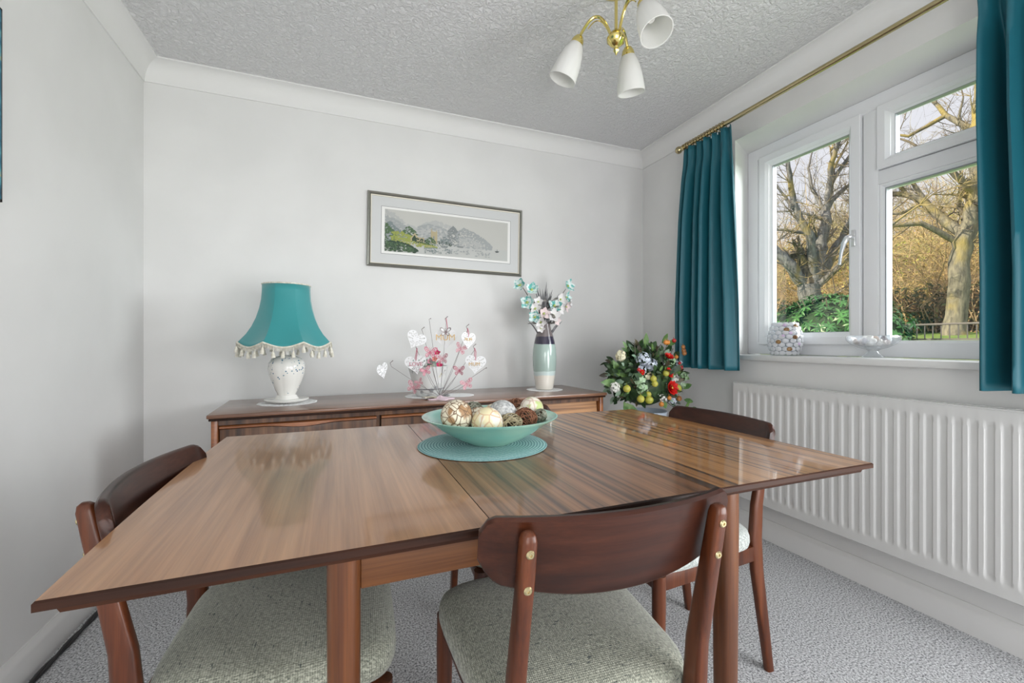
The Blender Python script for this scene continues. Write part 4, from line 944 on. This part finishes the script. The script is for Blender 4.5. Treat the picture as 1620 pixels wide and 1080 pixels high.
soap_flowers()

# ------------------------------------------------------------------ big floral arrangement in the corner
AX, AY, AZ = 1.655, 2.100, 0.811
M_pot = mat('pale_blue_pot', (0.50, 0.57, 0.66), 0.3, coat=.3)
b = MB(); b.lathe([(0.0, 0.0), (0.075, 0.0), (0.085, 0.02), (0.102, 0.12), (0.112, 0.19), (0.116, 0.20), (0.111, 0.203), (0.104, 0.19), (0.095, 0.14), (0, 0.14)], 40, cap=False); o = b.build('flower_pot', M_pot, ang=50); o.location = (AX + 0.02, AY, 0.4205)
tag(o, 'pale blue pot under the floral arrangement in the corner', 'pot')
t = thing('plant_stand', 'dark wooden stool-like plant stand in the corner, mostly hidden behind the table', 'plant stand', (AX, AY, 0))
b = MB(); b.lathe([(0, .395), (.15, .395), (.155, .40), (.155, .415), (.15, .42), (0, .42)], 40, cap=False); b.build('stand_top', W_leg, t)
for k in range(3):
    a = 2 * pi * k / 3 + .4; b = MB(); b.tube([(.10 * math.cos(a), .10 * math.sin(a), .396), (.14 * math.cos(a), .14 * math.sin(a), 0)], [.013, .010], 10); b.build('leg', W_leg, t)
def arrangement():
    t = thing('floral_arrangement', 'artificial arrangement of red ranunculus, white hydrangea, small pears and dark leaves beside the curtain', 'flower arrangement', (AX, AY, AZ)); t.scale = (1.03, .97, 1.03); rnd = random.Random(31)
    g = [mottled('leaf_dark_green', (0.012, 0.035, 0.012), (0.05, 0.10, 0.035), 25, .5), mottled('leaf_mid_green', (0.05, 0.13, 0.03), (0.16, 0.27, 0.08), 25, .45), mottled('leaf_silver_green', (0.14, 0.26, 0.16), (0.36, 0.48, 0.36), 25, .5), mottled('leaf_bronze', (0.03, 0.025, 0.012), (0.09, 0.07, 0.03), 25, .5)]
    # camera-facing direction, used only to spread flowers to the room side
    RX, RZ, RY = .25, .205, .19
    def shell(th, el, k=1.0): return Vector((RX * k * math.cos(el) * math.cos(th), RY * k * math.cos(el) * math.sin(th), RZ * k * math.sin(el)))
    b = MB(); b.ball((0, 0, -.02), .14, 16, 10, (1.1, 1, .95)); b.build('moss_core', g[0], t)
    for mi, cnt in ((0, 330), (1, 110), (2, 90), (3, 80)):
        b = MB()
        for k in range(cnt):
            th = rnd.uniform(0, 2 * pi); el = rnd.uniform(-.75, 1.45); p = shell(th, el, rnd.uniform(.45, .92)); d = p.normalized() + Vector((rnd.gauss(0, .5), rnd.gauss(0, .5), rnd.gauss(0, .5)))
            L = rnd.uniform(.030, .062) * (1.15 if mi == 0 else 1)
            b.leaf(p, d, L, L * rnd.uniform(.42, .6), nrm=(rnd.gauss(0, .4), -1 + rnd.gauss(0, .4), rnd.gauss(0.3, .5)))
        o = b.build('foliage', g[mi], t, ang=60)
    # long stray leaves
    b = MB()
    for x, z, dx, dz, L in ((-.19, .02, -.4, .9, .10), (-.20, -.02, -.9, .1, .11), (-.16, -.12, .3, -.9, .12), (-.14, -.13, .6, -.8, .13), (.22, .03, .8, -.4, .09), (.24, -.06, .9, .2, .08), (.26, -.13, .9, -.2, .07), (.10, .20, .5, .7, .07), (.13, .19, .8, .3, .08), (-.14, .17, -.5, .8, .05), (-.02, .17, .1, .9, .09), (.27, -.18, .6, .8, .05), (.30, -.19, 1, .1, .06), (.07, -.20, .1, -.9, .07)): b.leaf((x, -.03, z), (dx, -.15, dz), L, L * .42, nrm=(0, -1, .1))
    b.build('long_leaves', g[1], t)
    Y = -1
    mred = mat('red_ranunculus', (0.62, 0.012, 0.008), .55); myel = mat('yellow_stamen', (0.6, 0.45, 0.08), .7)
    def ranunc(x, z, s, tilt=(0, 0)):
        p = Vector((x, -.16 + .25 * abs(x), z)); d = Vector((x * 1.2 + tilt[0], -.75, .15 + tilt[1])).normalized(); e1 = d.orthogonal().normalized(); e2 = d.cross(e1); b = MB()
        for ring_, (n, L, lean) in enumerate(((9, s, .25), (8, s * .82, .6), (7, s * .6, 1.1), (6, s * .42, 1.9))):
            for k in range(n):
                a = 2 * pi * k / n + ring_ * .35; b.leaf(p, e1 * math.cos(a) + e2 * math.sin(a) + d * lean, L, L * .9, nrm=d, fold=.1, curl=-.35)
        b.mat = 1; b.ball(tuple(p + d * s * .35), s * .14, 8, 6); b.build('ranunculus', [mred, myel], t)
    ranunc(.065, -.045, .046); ranunc(.040, .035, .036, (.3, .2)); ranunc(.050, .120, .032, (0, .9)); ranunc(-.115, .045, .018)
    mw = mottled('hydrangea_white', (0.62, 0.62, 0.55), (0.80, 0.80, 0.76), 60, .8); mb = mottled('hydrangea_blue_grey', (0.40, 0.46, 0.56), (0.62, 0.66, 0.72), 60, .8); mg = mottled('hydrangea_green', (0.26, 0.42, 0.20), (0.45, 0.58, 0.42), 60, .8); mc = mottled('hydrangea_cream', (0.60, 0.55, 0.36), (0.72, 0.70, 0.52), 60, .8)
    def hyd(x, z, s, m, n=46, petal=.011):
        p = Vector((x, -.14 + .28 * abs(x), z)); b = MB()
        for k in range(n):
            d = Vector((rnd.gauss(0, 1), rnd.gauss(-.6, 1), rnd.gauss(0, 1))).normalized(); q = p + d * s * rnd.uniform(.75, 1.15); e1 = d.orthogonal().normalized(); e2 = d.cross(e1)
            for j in range(4): a = pi / 2 * j + k; b.leaf(q, e1 * math.cos(a) + e2 * math.sin(a) + d * .3, petal, petal * .9, nrm=d)
        b.build('hydrangea', m, t)
    hyd(-.245, -.035, .026, mw, 60, .008); hyd(.118, .008, .030, mw, 60, .008); hyd(-.215, .135, .026, mc); hyd(-.090, .115, .038, mb); hyd(-.050, .085, .030, mb); hyd(-.100, .060, .022, mb, 20); hyd(-.115, .010, .030, mg, 26, .016); hyd(-.100, -.040, .030, mg, 24, .016)
    hyd(.090, .105, .030, mg, 30, .010); hyd(.155, .075, .030, mb, 30, .010); hyd(.215, .010, .022, mg, 20, .010); hyd(.190, -.035, .022, mg, 20, .010); hyd(.075, .042, .018, mg, 16, .010); hyd(.020, -.100, .024, mw, 24, .007); hyd(.100, -.115, .030, mb, 30, .008); hyd(-.070, .025, .022, mc, 20, .010)
    mp = mottled('small_pear_skin', (0.34, 0.36, 0.04), (0.50, 0.44, 0.08), 18, .45); ma = mottled('small_apple_skin', (0.34, 0.42, 0.05), (0.42, 0.36, 0.06), 14, .4); mo = mat('orange_rosehip', (0.55, 0.20, 0.03), .4); mr = mat('red_berry', (0.40, 0.02, 0.02), .35)
    def fruit(x, z, r, m, name='fruit', dy=0): p = (x, -.175 + .30 * abs(x) + dy, z); b = MB(); b.lathe([(0.001, -r), (r * .6, -r * .82), (r * .95, -r * .35), (r, 0), (r * .85, r * .45), (r * .45, r * .85), (.001, r * .95)], 16, M=Matrix.Translation(p) @ Matrix.Rotation(rnd.uniform(-.6, .6), 4, 'Y')); b.tube([(p[0], p[1], p[2] + r * .8), (p[0] + .004, p[1] + .01, p[2] + r * 1.5)], .0014, 5); b.build(name, m, t)
    for x, z, r, m in ((-.198, -.040, .021, ma), (-.125, -.095, .021, mp), (-.085, -.072, .017, ma), (-.080, -.100, .023, ma), (-.050, -.015, .018, mp), (-.058, .012, .018, mp), (.122, -.048, .023, mp), (.015, .040, .018, ma)): fruit(x, z, r, m)
    mh = mottled('russet_hip', (0.25, 0.09, 0.03), (0.45, 0.20, 0.06), 30, .4)
    for x, z, r, m in ((.012, .205, .013, mo), (.032, .205, .013, mo), (.088, .215, .012, mr), (.175, .180, .012, mh), (.180, .160, .013, mh), (.185, .145, .014, mh), (.110, .125, .011, mo), (.140, .090, .009, mr), (.150, .068, .014, mr), (-.135, .060, .010, mr), (.135, -.105, .016, mh), (-.015, -.125, .014, mo), (.045, -.095, .012, mo)): fruit(x, z, r, m, 'berry')
    b = MB()
    for pts in (((0, -.05, .05), (.0, -.10, .12), (.01, -.11, .17), (.022, -.12, .195)), ((.03, -.05, .05), (.07, -.08, .14), (.085, -.10, .20)), ((-.12, -.13, -.07), (-.05, -.15, -.03), (.02, -.12, .05)), ((-.09, -.05, .05), (-.12, -.08, .15), (-.13, -.09, .21)), ((.1, 0, .05), (.16, -.02, .12), (.18, -.03, .17)), ((.1, 0, -.1), (.2, 0, -.17), (.30, -.02, -.19))): b.tube(pts, .0022, 5)
    b.build('stem', M_stem, t)
arrangement()

# ------------------------------------------------------------------ objects on the window sill
SZ = 0.9545
def glass_vase():
    x, y = 2.135, 1.585
    t = thing('glass_vase', 'barrel-shaped pressed glass vase with brown discs on the window sill', 'vase', (x, y, SZ)); 
    def rad(z): return 0.046 + 0.030 * math.sin(pi * min(1, (z + .02) / .20)) ** 0.9
    b = MB(); pr = [(rad(z), z) for z in [i * .0095 for i in range(19)]]; b.lathe([(0, 0.0)] + pr + [(rad(.171) - .005, .171)] + [(r - .006, z) for r, z in pr[::-1][1:-1]] + [(0, .012)], 48, cap=False); b.build('glass_body', M_cut, t)
    rnd = random.Random(3); b = MB()
    for k in range(8):
        z = .014 + k * .0205; n = 14
        for j in range(n):
            a = 2 * pi * (j + .5 * (k % 2)) / n; r = rad(z); M = Matrix.Translation((r * math.cos(a), r * math.sin(a), z)) @ Matrix.Rotation(a, 4, 'Z') @ Matrix.Diagonal((.35, 1, .78, 1)); b.ball((0, 0, 0), .0150, 12, 8, M=M)
    b.build('glass_boss', mat('boss_glass', (0.86, 0.87, 0.90), 0.08, alpha=0.55), t)
    mb = mottled('brown_glass_disc', (0.16, 0.08, 0.03), (0.34, 0.20, 0.08), 60, .2)
    for a, z in ((222, .132), (262, .150), (250, .094), (196, .070), (232, .034)):
        a = R(a); r = rad(z) + .004; M = Matrix.Translation((r * math.cos(a), r * math.sin(a), z)) @ Matrix.Rotation(a, 4, 'Z') @ Matrix.Diagonal((.4, 1, .8, 1)); b = MB(); b.ball((0, 0, 0), .0130, 12, 8, M=M); b.build('brown_disc', mb, t)
    mv = mat('violet_glass_disc', (0.55, 0.42, 0.60), .2)
    for a, z in ((236, .115), (280, .155), (215, .155), (268, .060), (210, .1)):
        a = R(a); r = rad(z) + .002; M = Matrix.Translation((r * math.cos(a), r * math.sin(a), z)) @ Matrix.Rotation(a, 4, 'Z') @ Matrix.Diagonal((.4, 1, .8, 1)); b = MB(); b.ball((0, 0, 0), .0095, 10, 6, M=M); b.build('tinted_disc', mv, t)
glass_vase()
def glass_dish():
    x, y = 2.135, 1.185
    t = thing('footed_glass_dish', 'low footed clear glass dish of shells on the window sill', 'dish', (x, y, SZ + .0025))
    b = MB(); b.lathe([(0, 0), (.040, 0), (.042, .003), (.036, .008), (.022, .018), (.018, .028), (.026, .034), (.050, .042), (.078, .058), (.092, .074), (.094, .088), (.090, .094), (.087, .093), (.090, .086), (.087, .075), (.072, .061), (.045, .048), (0, .042)], 56, cap=False, mod=lambda a, z: 1 + (.012 * math.cos(28 * a) if z > .04 else 0)); b.build('glass_body', M_cut, t)
    for k in range(1): pass
    return x, y
gx, gy = glass_dish()
rnd = random.Random(77); shm = [mat('shell_white', (0.74, 0.70, 0.64), .4), mat('shell_tan', (0.42, 0.28, 0.18), .5), mat('shell_dark', (0.10, 0.07, 0.08), .5), mat('shell_pink', (0.62, 0.50, 0.46), .4)]
def shell_mesh(m):
    b = MB(); n = 26; pts = []; rr = []
    for i in range(n):
        a = i * .62; q = i / n; pts.append((.0095 * (1 - q) * math.cos(a), .0095 * (1 - q) * math.sin(a), .020 * q)); rr.append(.0085 * (1 - q) + .0008)
    b.tube(pts, rr, 8); return b.build('seashell', m)
protos = [None] * 4
lab = ['white spiral seashell among the shells in the glass dish', 'tan spiral seashell among the shells in the glass dish', 'dark purple seashell among the shells in the glass dish', 'pinkish seashell among the shells in the glass dish']
for k in range(26):
    j = (0, 0, 1, 3, 0, 2)[k % 6]; a = k * 2.4; r = .060 * math.sqrt((k % 18 + .5) / 18); z = SZ + .066 + (.014 if k > 17 else 0) + .12 * r * r / .06
    if protos[j] is None: protos[j] = o = shell_mesh(shm[j])
    else: o = protos[j].copy(); col.objects.link(o)
    o.location = (gx + r * math.cos(a), gy + r * math.sin(a), z); o.rotation_euler = (rnd.uniform(0, 3), rnd.uniform(0, 3), rnd.uniform(0, 6)); o.scale = (.9,) * 3
    tag(o, lab[j], 'shell', ('white', 'tan', 'purple', 'pink')[j] + ' seashells in the glass dish')
doily(2.132, 1.178, 0.098, 'white lace doily under the footed glass dish on the sill', z=SZ - .0004, sx=.9, group='lace doilies on the sill')

# ------------------------------------------------------------------ black cable by the left skirting
b = MB(); pts = [(-0.868, 2.42 - i * 0.035, 0.0075) for i in range(0, 100)]
for off, ph in ((0, 0), (0.5, pi)):
    b.tube([(x + 0.014 + 0.0045 * math.sin(i * .8 + ph) + 0.005 * math.sin(i * .21), y, z + 0.0035 * (1 + math.cos(i * .8 + ph)) * .8) for i, (x, y, z) in enumerate(pts)], 0.0056, 8)
o = b.build('power_cable', mat('black_cable', (0.015, 0.015, 0.016), .45)); tag(o, 'black twisted power cable on the carpet along the left skirting', 'cable')

# ================================================================== outdoors
M_soil = mottled('rough_grass_ground', (0.10, 0.13, 0.03), (0.30, 0.30, 0.08), 2.2, .95)
M_lawn = mottled('lawn_grass', (0.05, 0.14, 0.02), (0.22, 0.30, 0.06), 6, .95)
b = MB(); xs = [2.45, 5, 7, 9, 11, 14, 18, 26, 45, 80]; hz = [0.15, 0.35, 0.75, 1.00, 1.09, 1.20, 1.5, 3.0, 5.5, 7.0]
vs = []; ys = [-40 + i * 5 for i in range(25)]
for x, z in zip(xs, hz):
    for y in ys: vs.append((x, y, z + 0.05 * math.sin(x * 1.3 + y * .7)))
n = len(ys); b.add(vs, [(i * n + j, (i + 1) * n + j, (i + 1) * n + j + 1, i * n + j + 1) for i in range(len(xs) - 1) for j in range(n - 1)])
b.mat = 0; o = b.build('ground', M_lawn); struct(o)
def gz(x):
    for (a, ha), (c, hc) in zip(zip(xs, hz), zip(xs[1:], hz[1:])):
        if a <= x <= c: return ha + (hc - ha) * (x - a) / (c - a)
    return hz[0]
def barkmat(name, a, c, moss, amt=(0.52, 0.62)):
    m = mat(name, a, .9); f = noise(m, coords(m, (14, 14, 4)), 1, 5, .65); k = noise(m, coords(m, (1.6, 1.6, 1.0)), 1, 3)
    base = ramp(m, f, [(.35, a), (.65, c)]); basecol(m, mixc(m, ramp(m, k, [(amt[0], (0, 0, 0)), (amt[1], (1, 1, 1))]), base, moss)); bump(m, f, .8, .03); return m
B_left = barkmat('grey_bark', (0.085, 0.085, 0.09), (0.27, 0.27, 0.28), (0.28, 0.23, 0.10), (.56, .66)); B_right = barkmat('lichen_bark', (0.10, 0.095, 0.08), (0.28, 0.26, 0.20), (0.36, 0.29, 0.10), (.50, .64)); B_twig = barkmat('twig_bark', (0.10, 0.085, 0.07), (0.24, 0.20, 0.15), (0.36, 0.29, 0.13), (.50, .64))
def big_tree(label, x, y, limbs, seed, lat, bark, nsub=7, lv=3, ls=1.0):
    """limbs: list of (radius0, radius1, [(right, up, depth), ...]) in metres from the tree foot"""
    rnd = random.Random(seed); base = Vector((x, y, gz(x) - .12)); t = thing('bare_tree', label, 'tree', base); br = MB(); tk = MB()
    rt, dp = Vector((lat[0], lat[1], 0)), Vector((-lat[1], lat[0], 0))
    def grow(p, d, L, r, level):
        n = 4; pts = [p]; q = p.copy(); d = d.normalized()
        for i in range(n):
            d = (d + Vector((rnd.gauss(0, .16), rnd.gauss(0, .16), rnd.gauss(.04, .14)))).normalized(); q = q + d * L / n; pts.append(q.copy())
        br.tube(pts, [r * (1 - .20 * i) for i in range(n + 1)], 5 if level > 1 else 3, cap=False)
        if level > 0:
            k = 4
            for i in range(k):
                u = rnd.uniform(.25, 1); a = pts[min(n, int(u * n))]; dd = (d + Vector((rnd.gauss(0, .75), rnd.gauss(0, .75), rnd.gauss(.12, .6)))); grow(a, dd, L * rnd.uniform(.45, .75), r * .5, level - 1)
    for r0, r1, pts in limbs:
        P = [rt * a + dp * c + Vector((0, 0, h)) for a, h, c in pts]
        # subdivide with catmull-like jitter
        Q = []; 
        for i in range(len(P) - 1):
            for s in (0, .25, .5, .75): Q.append(P[i].lerp(P[i + 1], s) + (Vector((rnd.gauss(0, 1), rnd.gauss(0, 1), 0)) * r0 * .10 if (i or s) else Vector()))
        Q.append(P[-1]); n = len(Q); rr = [r0 + (r1 - r0) * i / (n - 1) for i in range(n)]
        if pts[0][1] < .05: rr[0] *= 1.35; rr[1] *= 1.1
        rr = [q * .82 for q in rr]; tk.tube(Q, rr, 9)
        L_tot = sum((Q[i + 1] - Q[i]).length for i in range(n - 1)); cnt = int(nsub * L_tot / 1.7) if pts[0][1] > .5 else 2
        for k in range(cnt):
            u = rnd.uniform(.35 if pts[0][1] < .5 else .15, 1); i = min(n - 2, int(u * (n - 1))); d = (Q[i + 1] - Q[i]).normalized(); dd = d * .6 + Vector((rnd.gauss(0, .7), rnd.gauss(0, .7), rnd.gauss(.15, .55)))
            grow(Q[i], dd, ls * rnd.uniform(.7, 1.5), max(.007, rr[i] * .22), lv - 1)
        grow(Q[-1], Q[-1] - Q[-2], ls * 1.4, r1 * .8, lv)
    tk.build('trunk', bark, t, ang=60); br.build('branches', B_twig, t, smooth=False); return t
S = .0179
def L_(r0, r1, *pp): return (r0, r1, [((p[0] - 1283) * S, (537 - p[1]) * S, (p[2] if len(p) > 2 else 0)) for p in pp])
lat = (0.50, -0.866)
limbsL = [L_(.40, .34, (1283, 538), (1283, 490), (1280, 447)), L_(.22, .10, (1276, 452), (1257, 415, -.3), (1235, 389, -.5), (1226, 362, -.6), (1215, 330, -.6)), L_(.27, .11, (1284, 450), (1293, 415, .1), (1295, 381, .1), (1301, 338, .2), (1305, 300, .2)), L_(.10, .04, (1305, 300, .2), (1308, 262), (1320, 223), (1326, 190)),
          L_(.15, .05, (1288, 432), (1282, 372, -.4), (1269, 345, -.5), (1261, 311, -.6), (1257, 270, -.8), (1250, 230, -.9)), L_(.17, .07, (1290, 446), (1304, 408, .4), (1319, 372, .5), (1334, 352, .6), (1356, 322, .7)), L_(.11, .04, (1292, 447), (1325, 415, -.3), (1350, 389, -.5), (1380, 372, -.6)),
          L_(.07, .03, (1286, 368, 0), (1250, 358, -.3), (1222, 354, -.4)), L_(.06, .02, (1296, 345, 0), (1262, 322, .3), (1226, 316, .4)), L_(.09, .03, (1303, 320, .2), (1326, 294, .5), (1354, 288, .6)), L_(.07, .02, (1301, 335, .2), (1282, 290, .4), (1276, 250, .6), (1282, 215, .8)), L_(.07, .02, (1306, 290, .2), (1332, 250, .2), (1350, 215, .3)), L_(.05, .02, (1262, 330, -.6), (1240, 290, -.5), (1226, 262, -.4)), L_(.06, .02, (1319, 372, .5), (1338, 330, .2), (1344, 290, .1))]
big_tree('bare spreading grey tree behind the green shrub, seen in the left pane', 12.3, 8.34, limbsL, 5, lat, B_left, 7, 3, .85)
S2 = .0155
def L2(r0, r1, *pp): return (r0, r1, [((p[0] - 1508) * S2, (538 - p[1]) * S2, (p[2] if len(p) > 2 else 0)) for p in pp])
limbsR = [L2(.25, .23, (1508, 538), (1510, 461), (1514, 400), (1520, 368)), L2(.15, .07, (1516, 372), (1491, 341, .2), (1471, 307, .3), (1447, 288, .3), (1418, 280, .3)), L2(.19, .09, (1520, 372), (1525, 331), (1527, 293), (1529, 245), (1529, 196), (1533, 130)), L2(.10, .04, (1525, 310), (1508, 285, -.4), (1491, 262, -.6), (1470, 238, -.8)),
          L2(.09, .03, (1528, 215), (1495, 172, .3), (1481, 140, .4), (1460, 112, .5)), L2(.09, .03, (1524, 360), (1540, 345), (1560, 300), (1580, 260)), L2(.09, .035, (1512, 385), (1470, 352, -.5), (1430, 352, -.8), (1396, 378, -1)), L2(.08, .03, (1529, 260), (1545, 215, .4), (1552, 170, .5), (1566, 120, .6)), L2(.07, .02, (1471, 307, .3), (1440, 318, .4), (1405, 312, .5)), L2(.07, .02, (1471, 307, .3), (1452, 262, .4), (1430, 230, .4), (1420, 190, .5)), L2(.06, .02, (1529, 230, 0), (1510, 190, .2), (1515, 150, .3)), L2(.07, .02, (1495, 172, .3), (1450, 190, .3), (1420, 175, .3)), L2(.06, .02, (1447, 288, .3), (1432, 252, .3), (1405, 215, .3))]
big_tree('tall bare tree with yellow lichened trunk behind the railing, right pane', 14.0, 5.97, limbsR, 8, (0.36, -0.933), B_right, 7, 3, .8)

# woodland thickets behind
def thicket(seed, mat_t, mat_l, H=6.0, Wd=3.2, stems=34, leaves=1500):
    rnd = random.Random(seed); b = MB()
    def twig(p, d, L, r, lv):
        pts = [p]; q = p.copy()
        for i in range(3): d = (d + Vector((rnd.gauss(0, .22), rnd.gauss(0, .22), rnd.gauss(.02, .15)))).normalized(); q = q + d * L / 3; pts.append(q.copy())
        b.tube(pts, [r, r * .8, r * .6, r * .3], 3, cap=False)
        if lv:
            for i in range(6 if lv == 2 else 6): twig(pts[rnd.randint(1, 3)], d + Vector((rnd.gauss(0, .8), rnd.gauss(0, .8), rnd.gauss(0, .6))), L * rnd.uniform(.35, .6), r * .45, lv - 1)
    for k in range(stems):
        p = Vector((rnd.uniform(-Wd / 2, Wd / 2), rnd.uniform(-Wd / 2, Wd / 2), 0)); twig(p, Vector((rnd.gauss(0, .3), rnd.gauss(0, .3), 1)), H * rnd.uniform(.35, .95), .035, 2)
    b.mat = 1
    for k in range(leaves):
        p = Vector((rnd.gauss(0, Wd / 3), rnd.gauss(0, Wd / 3), H * .72 * rnd.random() ** 1.5)); s = rnd.uniform(.05, .11); a = Vector((rnd.gauss(0, 1), rnd.gauss(0, 1), rnd.gauss(0, 1))).normalized(); c = a.orthogonal().normalized()
        b.add([p - a * s, p + c * s * .45, p + a * s, p - c * s * .45], [(0, 1, 2, 3)])
    return b
T_a = [mat('golden_twig', (0.50, 0.39, 0.18), .9), mat('olive_twig', (0.33, 0.30, 0.15), .9), mat('russet_twig', (0.40, 0.29, 0.17), .9)]
T_b = [mat('golden_leaf', (0.62, 0.46, 0.13), .8), mat('olive_leaf', (0.36, 0.38, 0.08), .8), mat('russet_leaf', (0.42, 0.29, 0.11), .8)]
base_th = []
for k in range(3):
    o = thicket(40 + k, T_a[k], T_b[k]).build('woodland_thicket', [T_a[k], T_b[k]], smooth=False); base_th.append(o)
rnd = random.Random(99); kinds = ('golden', 'olive green', 'russet brown'); ordn = ['first', 'second', 'third', 'fourth', 'fifth', 'sixth', 'seventh', 'eighth', 'ninth', 'tenth', 'eleventh']
used = [False] * 3
for row, (x, sz, n, nm) in enumerate(((17.2, .50, 11, 'front'), (19.5, .62, 11, 'second'), (23, .78, 11, 'third'), (29, 1.0, 11, 'rearmost'))):
    for i in range(n):
        k = (i * 2 + row) % 3
        if used[k]: o = base_th[k].copy(); col.objects.link(o)
        else: o = base_th[k]; used[k] = True
        y = x * (1.28 - .92 * (i + .5) / n) + rnd.uniform(-.3, .3); xx = x + rnd.uniform(-.4, .4)
        o.location = (xx, y, gz(xx) - .1); o.rotation_euler = (0, 0, rnd.uniform(0, 6.28)); o.scale = (sz * 1.25, sz * 1.25, sz * rnd.uniform(.8, 1.2))
        tag(o, '%s leafless thicket, %s from the left in the %s row of the wood' % (kinds[k], ordn[i], nm), 'thicket', 'thickets of the wood beyond the lawn')
# low dark hedge under the wood
b = MB(); rnd = random.Random(55)
for k in range(15000):
    p = Vector((rnd.gauss(15.8, .35), rnd.uniform(4.5, 21), 0)); h = rnd.random() ** 1.3 * 1.35; p.z = gz(15.8) - .05 + h; s = rnd.uniform(.05, .10); a = Vector((rnd.gauss(0, 1), rnd.gauss(0, 1), rnd.gauss(0, 1))).normalized(); c = a.orthogonal().normalized(); b.mat = 0 if rnd.random() < .65 else 1
    b.add([p - a * s, p + c * s * .5, p + a * s, p - c * s * .5], [(0, 1, 2, 3)])
for k in range(500):
    y = rnd.uniform(4.5, 21); p = Vector((rnd.gauss(15.8, .3), y, gz(15.8) - .1)); b.mat = 2; b.tube([p, p + Vector((rnd.gauss(0, .2), rnd.gauss(0, .2), .8)), p + Vector((rnd.gauss(0, .5), rnd.gauss(0, .5), 1.7))], [.02, .014, .004], 3, cap=False)
o = b.build('hedge', [mat('hedge_dark_leaf', (0.045, 0.06, 0.015), .7), mat('hedge_brown_leaf', (0.16, 0.10, 0.04), .8), T_a[2]], smooth=False); tag(o, 'low dark scrubby hedge at the foot of the woodland behind the railing', 'hedge')

# rhododendron
def rhodo():
    x, y = 7.9, 4.98; t = thing('rhododendron', 'glossy dark green rhododendron bush below the left pane tree', 'bush', (x, y, gz(x) - .05)); rnd = random.Random(12)
    H = 1.80 - (gz(x) - .05) + .10
    m1 = mottled('rhododendron_leaf', (0.02, 0.085, 0.018), (0.06, 0.19, 0.045), 6, .38); b = MB()
    for k in range(620):
        a = rnd.uniform(0, 2 * pi); el = rnd.uniform(0, pi / 2); q = rnd.uniform(.75, 1.0); d = Vector((math.cos(el) * math.cos(a), math.cos(el) * math.sin(a), math.sin(el)))
        p = Vector((d.x * 1.0 * q, d.y * 1.12 * q, .12 + d.z ** .7 * (H - .15) * q * rnd.uniform(.88, 1.04)))
        ax = (d + Vector((0, 0, .4)) + Vector((rnd.gauss(0, .3), rnd.gauss(0, .3), 0))).normalized(); e1 = ax.orthogonal().normalized(); e2 = ax.cross(e1)
        for j in range(7):
            w_ = 2 * pi * j / 7 + k; b.leaf(p, e1 * math.cos(w_) + e2 * math.sin(w_) + ax * rnd.uniform(-.25, .35), rnd.uniform(.10, .14), .036, nrm=ax, curl=.25)
    b.build('foliage', m1, t, ang=60)
    b = MB()
    for k in range(26):
        a = rnd.uniform(0, 2 * pi); r = rnd.uniform(.2, .9); b.tube([(0.1 * math.cos(a), .1 * math.sin(a), 0), (.5 * r * math.cos(a), .5 * r * math.sin(a), .35 * H), (r * math.cos(a), r * math.sin(a), .85 * H)], [.03, .02, .008], 5)
    b.build('stems', B_twig, t)
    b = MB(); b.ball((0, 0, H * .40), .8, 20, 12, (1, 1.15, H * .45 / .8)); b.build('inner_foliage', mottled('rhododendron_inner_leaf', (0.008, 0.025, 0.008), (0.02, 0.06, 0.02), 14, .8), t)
rhodo()

# metal railing
def railing():
    x = 9.0; y0, y1 = 2.6, 6.4; t = thing('metal_railing', 'low galvanised metal railing along the lawn, seen in the right pane', 'railing', (x, y0, gz(x))); mg = mat('galvanised_steel', (0.13, 0.12, 0.12), .6, .3); zt = 1.335 - gz(x)
    b = MB(); b.box(-.02, .02, 0, y1 - y0, zt - .03, zt, .004); b.build('top_rail', mg, t)
    b = MB(); b.box(-.015, .015, 0, y1 - y0, .065, .09); b.build('bottom_rail', mg, t)
    n = 36
    for k in range(n):
        y = (k + .5) * (y1 - y0) / n
        if k % 12 == 5: b = MB(); b.box(-.03, .03, y - .03, y + .03, -.05, zt + .03, .004); b.build('post', mg, t)
        else: b = MB(); b.tube([(0, y, .07), (0, y, zt - .02)], .008, 6); b.build('baluster', mg, t)
railing()
